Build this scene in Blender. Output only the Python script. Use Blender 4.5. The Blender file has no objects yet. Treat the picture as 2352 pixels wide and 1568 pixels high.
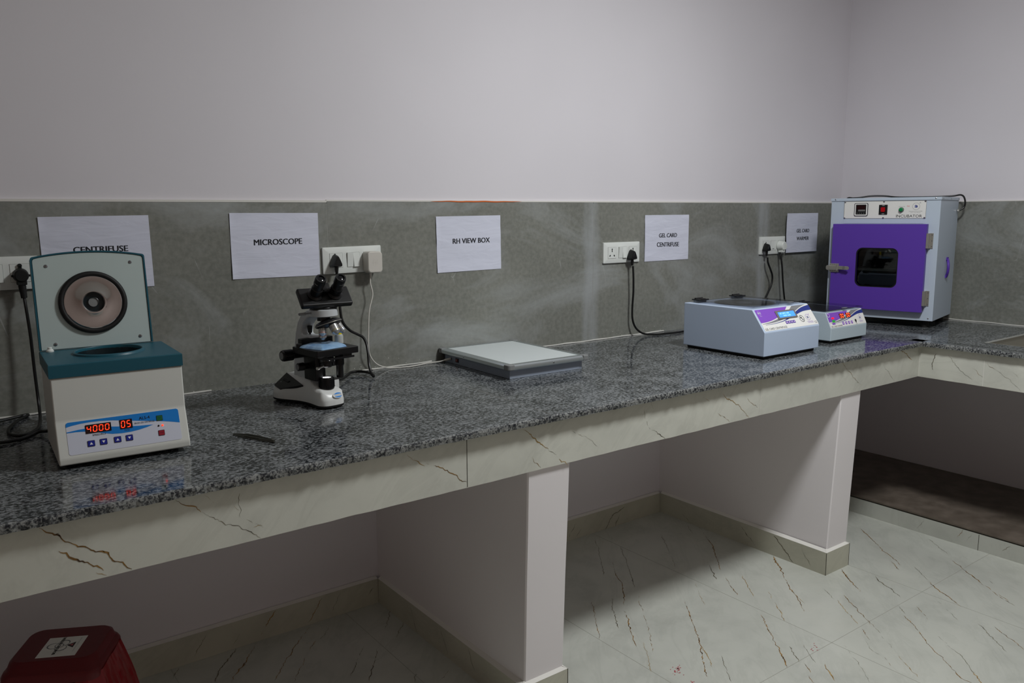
import bpy, bmesh, math, random
from mathutils import Vector, Matrix, noise as mnoise
random.seed(7)
SC = bpy.context.scene
COL = SC.collection
PI = math.pi

# ------------------------------------------------------------------ camera, world, lamp, exposure
FPX, YAW, PITCH, ROLL = 1854.68, .6408, .1565, -.0071
CAM = Vector((-4.2905, -2.6076, 1.4433))
fwd = Vector((math.sin(YAW)*math.cos(PITCH), math.cos(YAW)*math.cos(PITCH), -math.sin(PITCH)))
rt0 = Vector((math.cos(YAW), -math.sin(YAW), 0)); up0 = rt0.cross(fwd)
rt = rt0*math.cos(ROLL) + up0*math.sin(ROLL); up = up0*math.cos(ROLL) - rt0*math.sin(ROLL)
cd = bpy.data.cameras.new('camera'); cam = bpy.data.objects.new('camera', cd); COL.objects.link(cam)
m = Matrix((rt, up, -fwd)).transposed().to_4x4(); m.translation = CAM; cam.matrix_world = m
cd.sensor_width = 36; cd.lens = FPX/2352*36; cd.clip_start = .05
SC.camera = cam
W = bpy.data.worlds.new('world'); SC.world = W; W.use_nodes = True
W.node_tree.nodes['Background'].inputs[0].default_value = (.6, .65, .75, 1)
W.node_tree.nodes['Background'].inputs[1].default_value = .0
ld = bpy.data.lights.new('ceiling_lamp', 'AREA'); ld.shape = 'DISK'; ld.size = .46; ld.energy = 53; ld.color = (.975, .995, 1)
lo = bpy.data.objects.new('ceiling_lamp', ld); COL.objects.link(lo); lo.location = (-2.05, -1.78, 2.9)
SC.cycles.max_bounces = 14; SC.cycles.diffuse_bounces = 10; SC.cycles.glossy_bounces = 6; SC.cycles.transmission_bounces = 10
SC.view_settings.view_transform = 'Standard'; SC.view_settings.look = 'None'
SC.view_settings.exposure = 0; SC.view_settings.gamma = 1; SC.view_settings.use_curve_mapping = False

# ------------------------------------------------------------------ materials
def lin(c):
    return tuple((x/12.92 if x <= .04045 else ((x+.055)/1.055)**2.4) for x in [v/255 for v in c]) + (1,)
def M(name, rgb, rough=.5, metal=0, emit=0, erg=None, alpha=1, trans=0, ior=1.45, spec=.5, coat=0):
    mt = bpy.data.materials.new(name); mt.use_nodes = True
    b = mt.node_tree.nodes['Principled BSDF']
    b.inputs['Base Color'].default_value = lin(rgb); b.inputs['Roughness'].default_value = rough
    b.inputs['Metallic'].default_value = metal; b.inputs['IOR'].default_value = ior
    b.inputs['Specular IOR Level'].default_value = spec
    b.inputs['Transmission Weight'].default_value = trans; b.inputs['Alpha'].default_value = alpha
    b.inputs['Coat Weight'].default_value = coat
    if emit:
        b.inputs['Emission Color'].default_value = lin(erg or rgb); b.inputs['Emission Strength'].default_value = emit
    return mt
class NT:
    """small node-graph helper on a material made by M()"""
    def __init__(s, mt): s.t = mt.node_tree; s.b = s.t.nodes['Principled BSDF']; s.tc = s.n('ShaderNodeTexCoord')
    def n(s, ty, **k):
        nd = s.t.nodes.new(ty)
        for a, v in k.items(): setattr(nd, a, v)
        return nd
    def l(s, a, b): s.t.links.new(a, b)
    def mp(s, scale=(1,1,1), rot=(0,0,0), loc=(0,0,0)):
        p = s.n('ShaderNodeMapping'); p.inputs['Scale'].default_value = scale; p.inputs['Rotation'].default_value = rot
        p.inputs['Location'].default_value = loc; s.l(s.tc.outputs['Object'], p.inputs[0]); return p.outputs[0]
    def mpr(s, scale, rot):       # rotate first, then scale
        p = s.n('ShaderNodeMapping', vector_type='TEXTURE'); p.inputs['Scale'].default_value = [1/v for v in scale]; p.inputs['Rotation'].default_value = rot
        s.l(s.tc.outputs['Object'], p.inputs[0]); return p.outputs[0]
    def noise(s, vec, scale, detail=3, rough=.5, dist=0):
        p = s.n('ShaderNodeTexNoise'); s.l(vec, p.inputs['Vector'])
        p.inputs['Scale'].default_value = scale; p.inputs['Detail'].default_value = detail
        p.inputs['Roughness'].default_value = rough; p.inputs['Distortion'].default_value = dist; return p.outputs[0]
    def ramp(s, fac, stops, interp='LINEAR'):
        p = s.n('ShaderNodeValToRGB'); cr = p.color_ramp; cr.interpolation = interp
        while len(cr.elements) < len(stops): cr.elements.new(.5)
        for e, (a, c) in zip(cr.elements, stops): e.position = a; e.color = c if len(c) == 4 else lin(c)
        s.l(fac, p.inputs[0]); return p.outputs[0]
    def mix(s, fac, a, b, mode='MIX'):
        p = s.n('ShaderNodeMix', data_type='RGBA', blend_type=mode)
        for i, v in ((0, fac), (6, a), (7, b)):
            if hasattr(v, 'is_linked') or hasattr(v, 'links'): s.l(v, p.inputs[i])
            else: p.inputs[i].default_value = v
        return p.outputs[2]
    def mth(s, op, a, b=0):
        p = s.n('ShaderNodeMath', operation=op)
        for i, v in ((0, a), (1, b)):
            if hasattr(v, 'links'): s.l(v, p.inputs[i])
            else: p.inputs[i].default_value = v
        return p.outputs[0]
    def col(s, o): s.l(o, s.b.inputs['Base Color'])
    def bump(s, h, strength=.2, dist=.01):
        p = s.n('ShaderNodeBump'); p.inputs['Strength'].default_value = strength; p.inputs['Distance'].default_value = dist
        s.l(h, p.inputs['Height']); s.l(p.outputs[0], s.b.inputs['Normal'])
G = lambda v: (v, v, v, 1)

def wall_paint(name, rgb):
    mt = M(name, rgb, .75, spec=.25); t = NT(mt)
    a = t.noise(t.mp(), 1.3, 2)
    d = lin(rgb); t.col(t.ramp(a, [(.3, tuple(x*.965 for x in d[:3])+(1,)), (.7, tuple(min(1, x*1.03) for x in d[:3])+(1,))]))
    t.bump(t.noise(t.mp(), 55, 4), .05, .004); return mt
m_wallf = wall_paint('far_wall_paint', (230, 212, 205))
m_wall = wall_paint('lilac_white_paint', (222, 219, 224))
m_wall2 = wall_paint('pillar_paint', (229, 225, 226))
m_ceil = M('ceiling_white', (238, 236, 234), .9)
m_putty_hl = M('putty_and_highlight', (222, 220, 214), .8)
m_orange = M('orange_paint', (214, 104, 40), .7)

def tile_mat():
    mt = M('grey_concrete_tile', (128, 129, 122), .42, spec=.4); t = NT(mt)
    big = t.noise(t.mp(), 2.2, 5, .6)
    fine = t.noise(t.mp(), 60, 3, .6)
    base = t.ramp(big, [(.3, (114, 116, 109)), (.7, (138, 139, 131))])
    base = t.mix(.35, base, t.ramp(fine, [(.35, (104, 106, 100)), (.65, (146, 147, 140))]))
    # chalky smears
    sm = t.noise(t.mp((.9, 1, 1.7), (0, .6, 0)), 1.7, 6, .62, 1.2)
    smf = t.ramp(sm, [(.49, G(0)), (.70, G(.7))])
    base = t.mix(smf, base, lin((164, 168, 168)))
    # lighter chalk beside the tile joints at x = -1.903 and x = -.708
    sx = t.n('ShaderNodeSeparateXYZ'); t.l(t.tc.outputs['Object'], sx.inputs[0])
    for xj, w in ((-1.915, .055), (-.72, .05)):
        wob = t.mth('MULTIPLY', t.mth('SUBTRACT', t.noise(t.mp((1, 1, 1)), 4, 3), .5), .10)
        dx = t.mth('ABSOLUTE', t.mth('SUBTRACT', t.mth('ADD', sx.outputs[0], wob), xj))
        f = t.ramp(t.mth('DIVIDE', dx, w), [(.4, G(.62)), (1, G(0))])
        hz = t.ramp(sx.outputs[2], [(.9, G(1)), (.0, G(1))])
        f2 = t.mth('MULTIPLY', f, t.ramp(t.noise(t.mp((8, 1, 1.2)), 2.5, 3), [(.3, G(.35)), (.6, G(1))]))
        base = t.mix(f2, base, lin((166, 170, 172)))
    # thin scratches
    sc = t.n('ShaderNodeTexVoronoi', feature='DISTANCE_TO_EDGE'); t.l(t.mp((3, 3, 1.1), (0, .35, 0)), sc.inputs['Vector']); sc.inputs['Scale'].default_value = 2.3
    msk = t.ramp(t.noise(t.mp(), 9, 2), [(.62, G(0)), (.68, G(.5))])
    f = t.mth('MULTIPLY', t.ramp(sc.outputs['Distance'], [(.0, G(1)), (.006, G(0))]), msk)
    base = t.mix(f, base, lin((190, 194, 194)))
    t.col(base)
    t.l(t.ramp(sm, [(.4, G(.36)), (.7, G(.6))]), t.b.inputs['Roughness'])
    t.bump(fine, .04, .003); return mt
m_tile = tile_mat()
m_caulk = M('white_grout', (205, 204, 198), .8)
m_caulk2 = M('pale_tile_joint', (150, 151, 146), .8)

def granite_mat(name, edge=False, tint=1):
    mt = M(name, (90, 92, 94), .07, spec=.5); t = NT(mt)
    a = t.noise(t.mp((1, 1.25, 1)), 100 if not edge else 165, 4, .6, .5)
    b = t.noise(t.mp((1, 1.2, 1), loc=(3, 1, 0)), 16, 2, .5)
    f = t.mth('ADD', t.mth('MULTIPLY', a, .8), t.mth('MULTIPLY', b, .2))
    lo_, mid, hi = ((24, 26, 28), (62, 65, 67), (120, 123, 125)) if not edge else ((20, 23, 30), (72, 74, 76), (126, 128, 126))
    c = t.ramp(f, [(.40, lo_), (.475, mid), (.54, hi), (.64, tuple(int(v*1.12) for v in hi))])
    sp = t.noise(t.mp(loc=(7, 2, 5)), 260, 2, .5)
    c = t.mix(t.ramp(sp, [(.62, G(0)), (.68, G(.75))]), c, lin((14, 15, 17)))
    t.col(c)
    if edge: t.b.inputs['Roughness'].default_value = .45
    else: t.l(t.ramp(b, [(.3, G(.07)), (.7, G(.13))]), t.b.inputs['Roughness'])
    return mt
m_gran = granite_mat('polished_grey_granite')
m_gred = granite_mat('raw_granite_edge', True)
m_gseam = M('granite_seam', (134, 132, 126), .6)

def marble_mat(name, rgb, rough, faint=1.0, rot=.8, fl=False):
    mt = M(name, rgb, rough, spec=.45); t = NT(mt)
    d = lin(rgb)
    cl = t.noise(t.mp((1, 1, 1)), 4.5, 6, .6, .3)
    c = t.ramp(cl, [(.3, tuple(x*.88 for x in d[:3])+(1,)), (.5, d), (.72, tuple(min(1, x*1.07) for x in d[:3])+(1,))])
    st = t.noise(t.mpr((3.2, 1.0, 1.0), (0, 0, rot) if fl else (0, rot, 0)), 2.6, 8, .68, 1.1)
    c = t.mix(t.ramp(st, [(.50, G(0)), (.565, G(.08*faint)), (.62, G(0))]), c, lin((96, 98, 88)))
    c = t.mix(t.ramp(t.noise(t.mp(loc=(4, 4, 1)), 2.1, 3), [(.5, G(0)), (.75, G(.22))]), c, lin((206, 205, 192)))
    t.col(c); return mt
m_floor = marble_mat('cream_marble_floor', (188, 190, 182), .16, rot=-.75, fl=True)
m_apron = marble_mat('cream_marble_fascia', (204, 205, 195), .22)
m_skirt = marble_mat('cream_marble_skirting', (192, 191, 175), .25)
m_veins = [M('vein_dark', (84, 76, 62), .3), M('vein_brown', (118, 84, 42), .3), M('vein_gold', (150, 116, 56), .3)]
for mt_, c1, c2 in zip(m_veins, ((66, 60, 50), (72, 52, 30), (120, 90, 44)), ((130, 122, 100), (156, 116, 56), (178, 146, 84))):
    t_ = NT(mt_); t_.col(t_.ramp(t_.noise(t_.mp(), 45, 3), [(.35, c1), (.65, c2)]))
m_grout = M('floor_grout', (156, 155, 146), .8)
m_jdark = M('dark_joint', (58, 56, 48), .8)
m_stain = M('red_stain', (176, 92, 98), .5)
m_ledge = M('brown_slab', (96, 86, 76), .5)
def ledge_nodes():
    t = NT(m_ledge); t.col(t.ramp(t.noise(t.mp(), 14, 4), [(.3, (84, 75, 66)), (.7, (112, 102, 92))]))
ledge_nodes()

m_paper = M('white_paper', (216, 219, 234), .85, spec=.2)
def paper_nodes():
    t = NT(m_paper)
    h = t.noise(t.mp((1.2, 1, 4.5)), 7, 3, .5, .8)
    t.bump(h, .3, .008)
paper_nodes()
m_ink = M('black_ink', (24, 25, 32), .7)
m_plate = M('white_plastic', (226, 230, 226), .35)
m_mark = M('embossed_mark', (178, 174, 166), .5)
m_plate2 = M('white_plastic_gap', (120, 122, 118), .6)
m_adapt = M('warm_white_plastic', (206, 202, 194), .4)
m_black = M('black_plastic', (16, 16, 17), .42)
m_black2 = M('black_rubber', (12, 12, 12), .6)
m_hole = M('socket_hole', (20, 22, 26), .7)
m_cordb = M('black_cord', (13, 13, 13), .4)
m_cordw = M('white_cord', (214, 212, 204), .45)
m_screw = M('steel_screw', (170, 172, 176), .25, 1)
m_steel = M('polished_steel', (204, 202, 202), .10, 1)
m_steel2 = M('brushed_steel', (190, 188, 180), .34, .8)
m_ivory = M('ivory_enamel', (214, 216, 210), .4)
def enamel(mt, amt=.02, scale=160):
    t = NT(mt); t.bump(t.noise(t.mp(), scale, 2), amt, .002)
enamel(m_ivory)
m_teal = M('teal_plastic', (22, 84, 100), .42); enamel(m_teal, .05, 420)
m_tealb = M('teal_bowl', (8, 26, 32), .3)
m_lidin = M('pale_grey_panel', (182, 196, 194), .45)
m_decal = M('pale_decal', (208, 212, 226), .35)
m_bluep = M('decal_blue', (18, 124, 206), .35)
m_red = M('led_red', (255, 60, 30), .4, emit=2.2, erg=(255, 52, 22))
m_redo = M('led_off', (60, 24, 20), .3)
m_win = M('display_window', (38, 12, 14), .12)
m_btn = M('blue_button', (22, 34, 142), .4)
m_btnr = M('dark_button_rim', (20, 22, 40), .4)
m_grn = M('green_button', (18, 96, 50), .4)
m_redb = M('red_button', (150, 22, 44), .4)
m_white = M('white_print', (232, 234, 238), .5)
m_alu = M('aluminium_rail', (196, 204, 206), .28, .85)
m_capg = M('grey_corner_plastic', (128, 130, 130), .5)
m_lbox = M('blue_grey_sheet_metal', (150, 160, 176), .42)
m_lpan = M('white_acrylic_panel', (214, 222, 222), .3)
m_rock = M('red_rocker', (120, 14, 22), .3)
m_pale = M('pale_blue_enamel', (184, 200, 222), .38); enamel(m_pale, .06, 300)
m_pale2 = M('pale_blue_enamel_warm', (190, 206, 214), .38); enamel(m_pale2, .06, 300)
m_stk = M('label_white', (232, 232, 228), .35)
m_purp = M('label_purple', (134, 78, 196), .35)
m_gry = M('label_grey', (128, 130, 134), .35)
m_navy = M('label_navy', (34, 52, 134), .35)
m_bezel = M('grey_bezel', (112, 112, 110), .45)
m_lcd = M('blue_lcd', (70, 140, 255), .3, emit=.85, erg=(60, 140, 255))
m_lcdt = M('lcd_text', (170, 210, 255), .3, emit=1.3, erg=(150, 205, 255))
m_led7 = M('orange_led', (255, 84, 50), .4, emit=3.0, erg=(255, 74, 36))
m_ledr = M('small_red_led', (230, 10, 40), .4, emit=1.1, erg=(235, 10, 40))
m_ledg = M('small_green_led', (30, 150, 40), .4, emit=.35, erg=(40, 170, 50))
def clear_sheet(name, tint, rough=.04, ior=1.45):
    mt = M(name, tint, rough); nt = mt.node_tree; out = nt.nodes['Material Output']
    tr = nt.nodes.new('ShaderNodeBsdfTransparent'); tr.inputs[0].default_value = lin(tint)
    gl = nt.nodes.new('ShaderNodeBsdfGlossy'); gl.inputs['Roughness'].default_value = rough; gl.inputs['Color'].default_value = (1, 1, 1, 1)
    lw = nt.nodes.new('ShaderNodeLayerWeight'); lw.inputs[0].default_value = .5; mx = nt.nodes.new('ShaderNodeMixShader')
    pw = nt.nodes.new('ShaderNodeMath'); pw.operation = 'POWER'; pw.inputs[1].default_value = 5; nt.links.new(lw.outputs['Facing'], pw.inputs[0])
    ml = nt.nodes.new('ShaderNodeMath'); ml.operation = 'MULTIPLY_ADD'; ml.inputs[1].default_value = .55; ml.inputs[2].default_value = .03; nt.links.new(pw.outputs[0], ml.inputs[0]); nt.links.new(ml.outputs[0], mx.inputs[0]); nt.links.new(tr.outputs[0], mx.inputs[1]); nt.links.new(gl.outputs[0], mx.inputs[2]); nt.links.new(mx.outputs[0], out.inputs[0])
    nt.nodes.remove(nt.nodes['Principled BSDF']); return mt
m_acr = clear_sheet('clear_acrylic', (222, 223, 226), .05)
m_bowl = M('dark_chamber', (46, 48, 48), .4)
m_topg = M('chamber_grey', (120, 122, 126), .45)
m_pale3 = M('pale_blue_cabinet_enamel', (190, 203, 217), .42); enamel(m_pale3, .06, 260)
m_violet = M('violet_enamel', (92, 58, 168), .45); enamel(m_violet, .05, 200)
m_glass = clear_sheet('window_glass', (214, 218, 218), .02, 1.4)
m_inner = M('incubator_steel_lining', (96, 96, 92), .35, .7)
m_mwhite = M('microscope_white', (216, 218, 216), .32)
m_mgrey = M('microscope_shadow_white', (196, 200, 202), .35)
m_mblk = M('microscope_black', (9, 9, 10), .38)
m_mblk2 = M('microscope_satin_black', (22, 22, 24), .3)
m_obj = M('objective_silver', (196, 196, 194), .28, .75)
m_lens = M('lens_glass', (8, 8, 14), .03, spec=.8)
m_lamp = M('illuminator_lens', (255, 255, 255), .3, emit=4, erg=(252, 252, 255))
m_pouch = M('blue_plastic_pouch', (118, 156, 196), .22, spec=.6)
def pouch_nodes():
    t = NT(m_pouch); a = t.noise(t.mp((1, 2, 1)), 26, 4, .5, .6)
    t.col(t.ramp(a, [(.3, (112, 150, 192)), (.7, (150, 186, 216))])); t.bump(a, .3, .0015)
pouch_nodes()
m_yel = M('yellow_cap', (226, 206, 18), .45)
m_bott = M('milky_bottle', (200, 204, 200), .35, trans=.25)
m_tool = M('dull_steel', (96, 96, 88), .4, .6)
m_binr = M('red_plastic', (98, 8, 18), .42)
m_bag = M('red_polythene', (140, 10, 24), .35, trans=.1)
m_binb = M('bin_black', (14, 13, 12), .5)

# ------------------------------------------------------------------ mesh builder
class MB:
    def __init__(s): s.v = []; s.f = []; s.m = []
    def add(s, vs, fs, mat=0, T=None):
        o = len(s.v)
        for p in vs:
            p = Vector(p); s.v.append(tuple(T @ p) if T is not None else tuple(p))
        for f in fs: s.f.append(tuple(i+o for i in f)); s.m.append(mat)
        return s
    def bm(s, b, mat=0, T=None):
        b.verts.index_update(); b.verts.ensure_lookup_table()
        s.add([v.co.copy() for v in b.verts], [[v.index for v in f.verts] for f in b.faces], mat, T); b.free(); return s
    def box(s, x0, x1, y0, y1, z0, z1, mat=0, T=None, bev=0, seg=2):
        b = bmesh.new()
        vs = [b.verts.new(p) for p in ((x0,y0,z0),(x1,y0,z0),(x1,y1,z0),(x0,y1,z0),(x0,y0,z1),(x1,y0,z1),(x1,y1,z1),(x0,y1,z1))]
        for f in ((3,2,1,0),(4,5,6,7),(0,1,5,4),(1,2,6,5),(2,3,7,6),(3,0,4,7)): b.faces.new([vs[i] for i in f])
        if bev: bmesh.ops.bevel(b, geom=list(b.edges), offset=bev, segments=seg, affect='EDGES', profile=.5)
        return s.bm(b, mat, T)
    def prism(s, poly, h0, h1, fn, mat=0, T=None, bev=0, seg=2, ang=25):
        """poly of (u, v); fn(u, v, h) -> point"""
        b = bmesh.new(); n = len(poly)
        lo = [b.verts.new(fn(u, v, h0)) for u, v in poly]; hi = [b.verts.new(fn(u, v, h1)) for u, v in poly]
        b.faces.new(lo[::-1]); b.faces.new(hi)
        for i in range(n): b.faces.new([lo[i], lo[(i+1) % n], hi[(i+1) % n], hi[i]])
        bmesh.ops.recalc_face_normals(b, faces=b.faces)
        if bev:
            es = [e for e in b.edges if e.calc_face_angle(0) > math.radians(ang)]
            bmesh.ops.bevel(b, geom=es, offset=bev, segments=seg, affect='EDGES', profile=.5)
        return s.bm(b, mat, T)
    def poly(s, poly, h, fn, mat=0, T=None):
        """flat n-gon (kept convex-safe through triangulation)"""
        b = bmesh.new(); f = b.faces.new([b.verts.new(fn(u, v, h)) for u, v in poly])
        bmesh.ops.triangulate(b, faces=[f]); return s.bm(b, mat, T)
    def lathe(s, prof, n=32, mat=0, T=None, cap0=True, cap1=True):
        vs = []; fs = []
        for r, z in prof:
            for k in range(n): a = 2*PI*k/n; vs.append((r*math.cos(a), r*math.sin(a), z))
        for i in range(len(prof)-1):
            for k in range(n): fs.append((i*n+k, i*n+(k+1) % n, (i+1)*n+(k+1) % n, (i+1)*n+k))
        if cap0: fs.append(tuple(range(n))[::-1])
        if cap1: fs.append(tuple((len(prof)-1)*n+k for k in range(n)))
        return s.add(vs, fs, mat, T)
    def cyl(s, p0, p1, r0, r1=None, n=24, mat=0, bev=0, T=None):
        p0 = Vector(p0); p1 = Vector(p1); r1 = r0 if r1 is None else r1; L = (p1-p0).length
        X = frame_to(p0, p1-p0)
        pr = [(r0, 0), (r1, L)] if not bev else [(r0-bev, 0), (r0, bev), (r1, L-bev), (r1-bev, L)]
        return s.lathe(pr, n, mat, (T @ X) if T is not None else X)
    def torus(s, R, r, n=48, k=12, mat=0, T=None):
        vs = []; fs = []
        for i in range(n):
            a = 2*PI*i/n
            for j in range(k): b = 2*PI*j/k; q = R+r*math.cos(b); vs.append((q*math.cos(a), q*math.sin(a), r*math.sin(b)))
        for i in range(n):
            for j in range(k): fs.append((i*k+j, ((i+1) % n)*k+j, ((i+1) % n)*k+(j+1) % k, i*k+(j+1) % k))
        return s.add(vs, fs, mat, T)
    def tube(s, pts, r, n=10, mat=0, smooth=6, cap=True, T=None):
        P = catmull(pts, smooth) if smooth else [Vector(p) for p in pts]
        vs = []; fs = []; N = len(P); prev = None
        for i, p in enumerate(P):
            t = (P[min(i+1, N-1)]-P[max(i-1, 0)]).normalized()
            if prev is None: a = t.orthogonal().normalized()
            else:
                a = prev - t*prev.dot(t)
                a = a.normalized() if a.length > 1e-6 else t.orthogonal().normalized()
            prev = a; b = t.cross(a); rr = r(i/(N-1)) if callable(r) else r
            for k in range(n): w = 2*PI*k/n; vs.append(p + a*math.cos(w)*rr + b*math.sin(w)*rr)
        for i in range(N-1):
            for k in range(n): fs.append((i*n+k, i*n+(k+1) % n, (i+1)*n+(k+1) % n, (i+1)*n+k))
        if cap: fs += [tuple(range(n))[::-1], tuple((N-1)*n+k for k in range(n))]
        return s.add(vs, fs, mat, T)
    def build(s, name, mats, parent=None, angle=32):
        me = bpy.data.meshes.new(name); me.from_pydata(s.v, [], s.f)
        for mt in (mats if isinstance(mats, (list, tuple)) else [mats]): me.materials.append(mt)
        me.polygons.foreach_set('material_index', s.m)
        b = bmesh.new(); b.from_mesh(me); bmesh.ops.recalc_face_normals(b, faces=b.faces); b.to_mesh(me); b.free()
        me.polygons.foreach_set('use_smooth', [True]*len(me.polygons)); me.set_sharp_from_angle(angle=math.radians(angle)); me.update()
        o = bpy.data.objects.new(name, me); COL.objects.link(o)
        if parent: o.parent = parent
        wn = o.modifiers.new('weighted_normals', 'WEIGHTED_NORMAL'); wn.keep_sharp = True; wn.weight = 90
        return o
def frame_to(p, d):
    z = Vector(d).normalized(); x = z.orthogonal().normalized(); y = z.cross(x)
    X = Matrix((x, y, z)).transposed().to_4x4(); X.translation = Vector(p); return X
def catmull(pts, k):
    P = [Vector(p) for p in pts]; out = []
    for i in range(len(P)-1):
        a, b, c, d = P[max(i-1, 0)], P[i], P[i+1], P[min(i+2, len(P)-1)]
        for j in range(k):
            t = j/k; out.append(.5*((2*b) + (c-a)*t + (2*a-5*b+4*c-d)*t*t + (3*b-a-3*c+d)*t**3))
    return out+[P[-1]]
def smooth2(pts, k=4):
    """closed smooth 2D outline"""
    n = len(pts); P = [Vector(p) for p in pts]; out = []
    for i in range(n):
        a, b, c, d = P[i-1], P[i], P[(i+1) % n], P[(i+2) % n]
        for j in range(k):
            t = j/k; out.append(tuple(.5*((2*b) + (c-a)*t + (2*a-5*b+4*c-d)*t*t + (3*b-a-3*c+d)*t**3)))
    return out
def rrect(x0, x1, y0, y1, r, n=5):
    o = []
    for cx, cy, a0 in ((x1-r, y0+r, -PI/2), (x1-r, y1-r, 0), (x0+r, y1-r, PI/2), (x0+r, y0+r, PI)):
        for k in range(n+1): a = a0+PI/2*k/n; o.append((cx+r*math.cos(a), cy+r*math.sin(a)))
    return o
def circ(cx, cy, r, n=24, ry=None):
    return [(cx+r*math.cos(2*PI*k/n), cy+(ry or r)*math.sin(2*PI*k/n)) for k in range(n)]
def empty(name, label, cat, loc=(0,0,0), rz=0, group=None):
    o = bpy.data.objects.new(name, None); COL.objects.link(o); o.location = loc; o.rotation_euler = (0, 0, rz)
    o.empty_display_size = .05; return tag(o, label, cat, group)
def tag(o, label, cat, group=None, kind=None):
    o['label'] = label; o['category'] = cat
    if group: o['group'] = group
    if kind: o['kind'] = kind
    return o
def struct(o): o['kind'] = 'structure'; return o
XYZ = lambda u, v, h: (u, v, h)
XZ = lambda u, v, h: (u, h, v)          # outline in x-z, extruded along y
YZX = lambda u, v, h: (h, u, v)         # outline in y-z, extruded along x

_txt = {}
def text_geo(s, bold=0.0, spacing=1.0):
    k = (s, bold, spacing)
    if k in _txt: return _txt[k]
    c = bpy.data.curves.new('t', 'FONT'); c.body = s; c.offset = bold; c.resolution_u = 3; c.space_character = spacing
    o = bpy.data.objects.new('t', c); COL.objects.link(o)
    dg = bpy.context.evaluated_depsgraph_get(); me = bpy.data.meshes.new_from_object(o.evaluated_get(dg))
    vs = [v.co.copy() for v in me.vertices]; fs = [tuple(p.vertices) for p in me.polygons]
    bpy.data.objects.remove(o); bpy.data.curves.remove(c); bpy.data.meshes.remove(me)
    x0 = min(v.x for v in vs); x1 = max(v.x for v in vs); y0 = min(v.y for v in vs); y1 = max(v.y for v in vs)
    _txt[k] = ([((v.x-x0)/(x1-x0), (v.y-y0)/(y1-y0)) for v in vs], fs); return _txt[k]
def text(mb, s, u0, u1, v0, v1, h, fn, mat=0, bold=.0, skew=0.0):
    """lettering fitted in the box u0..u1 x v0..v1 ; skew = rise of the right end ; bold = stroke gain (share of the height)"""
    vs, fs = text_geo(s, 0)
    g = bold*(v1-v0)
    for dx in ((0,) if not bold else (-g, 0, g)):
        mb.add([fn(u0+(u1-u0)*a+dx, v0+(v1-v0)*b+skew*a, h) for a, b in vs], fs, mat)
SEG = {'0':'abcdef','4':'fgbc','5':'afgcd','1':'bc','2':'abged','3':'abgcd','8':'abcdefg'}
def seg7(mb, ch, u, v, w, hgt, h, fn, mat, t, matoff=None, slant=.08):
    def bar(p, q, mt):
        (a, b), (c, d) = p, q; L = math.hypot(c-a, d-b); ux, uy = (c-a)/L, (d-b)/L; g = t*.25
        a += ux*g; b += uy*g; c -= ux*g; d -= uy*g; nx, ny = -uy*t/2, ux*t/2
        pl = [(a, b), (a+ux*t/2+nx, b+uy*t/2+ny), (c-ux*t/2+nx, d-uy*t/2+ny), (c, d), (c-ux*t/2-nx, d-uy*t/2-ny), (a+ux*t/2-nx, b+uy*t/2-ny)]
        mb.add([fn(u+x+slant*y, v+y, h) for x, y in pl], [tuple(range(6))], mt)
    S = dict(a=((0,hgt),(w,hgt)), b=((w,hgt),(w,hgt/2)), c=((w,hgt/2),(w,0)), d=((0,0),(w,0)), e=((0,0),(0,hgt/2)), f=((0,hgt/2),(0,hgt)), g=((0,hgt/2),(w,hgt/2)))
    for k, (p, q) in S.items():
        if k in SEG[ch]: bar(p, q, mat)
        elif matoff is not None: bar(p, q, matoff)
def vein(mb, pl, w, fn, mat, h):
    """a jagged, broken strip along a polyline, its width swelling and thinning"""
    P = []; st = .0045
    for (a, b), (c, d) in zip(pl, pl[1:]):
        n = max(2, int(math.hypot(c-a, d-b)/st))
        for k in range(n): P.append((a+(c-a)*k/n, b+(d-b)*k/n))
    P.append(pl[-1]); n = len(P); L = []; R = []; A = []
    run = 0; sd = pl[0][0]*7.3+pl[0][1]*3.1
    for i, (x, y) in enumerate(P):
        x2, y2 = P[min(i+1, n-1)]; x1, y1 = P[max(i-1, 0)]
        tx, ty = x2-x1, y2-y1; q = math.hypot(tx, ty) or 1; nx, ny = -ty/q, tx/q
        run = .72*run + random.uniform(-1, 1)*.0026
        e = min(1, i/4, (n-1-i)/4); t = i*st
        a = mnoise.noise((t*9, sd, 0)); f = mnoise.noise((t*70, sd, 5))
        am = max(0, .5+1.0*a+.7*f) if w < 6 else max(.05, .6+.8*a+.7*f)
        ww = w*.00036*am*(.2+.8*e); A.append(am)
        x += nx*run*min(1, e+.3); y += ny*run*min(1, e+.3)
        L.append((x+nx*ww, y+ny*ww)); R.append((x-nx*ww, y-ny*ww))
    for i in range(n-1):
        if A[i] < .16 and A[i+1] < .16: continue
        mb.add([fn(*L[i], h), fn(*L[i+1], h), fn(*R[i+1], h), fn(*R[i], h)], [(0, 1, 2, 3)], mat)
        if A[i] > 1.1 and random.random() < .35:      # a short side spur
            x, y = L[i]; dx, dy = P[i+1][0]-P[i][0], P[i+1][1]-P[i][1]; k = random.choice((-1, 1))*random.uniform(.5, 1.4)
            mb.add([fn(x, y, h), fn(x+dx*.6, y+dy*.6, h), fn(x+dx*1.2-dy*k, y+dy*1.2+dx*k, h)], [(0, 1, 2)], mat)
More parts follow.
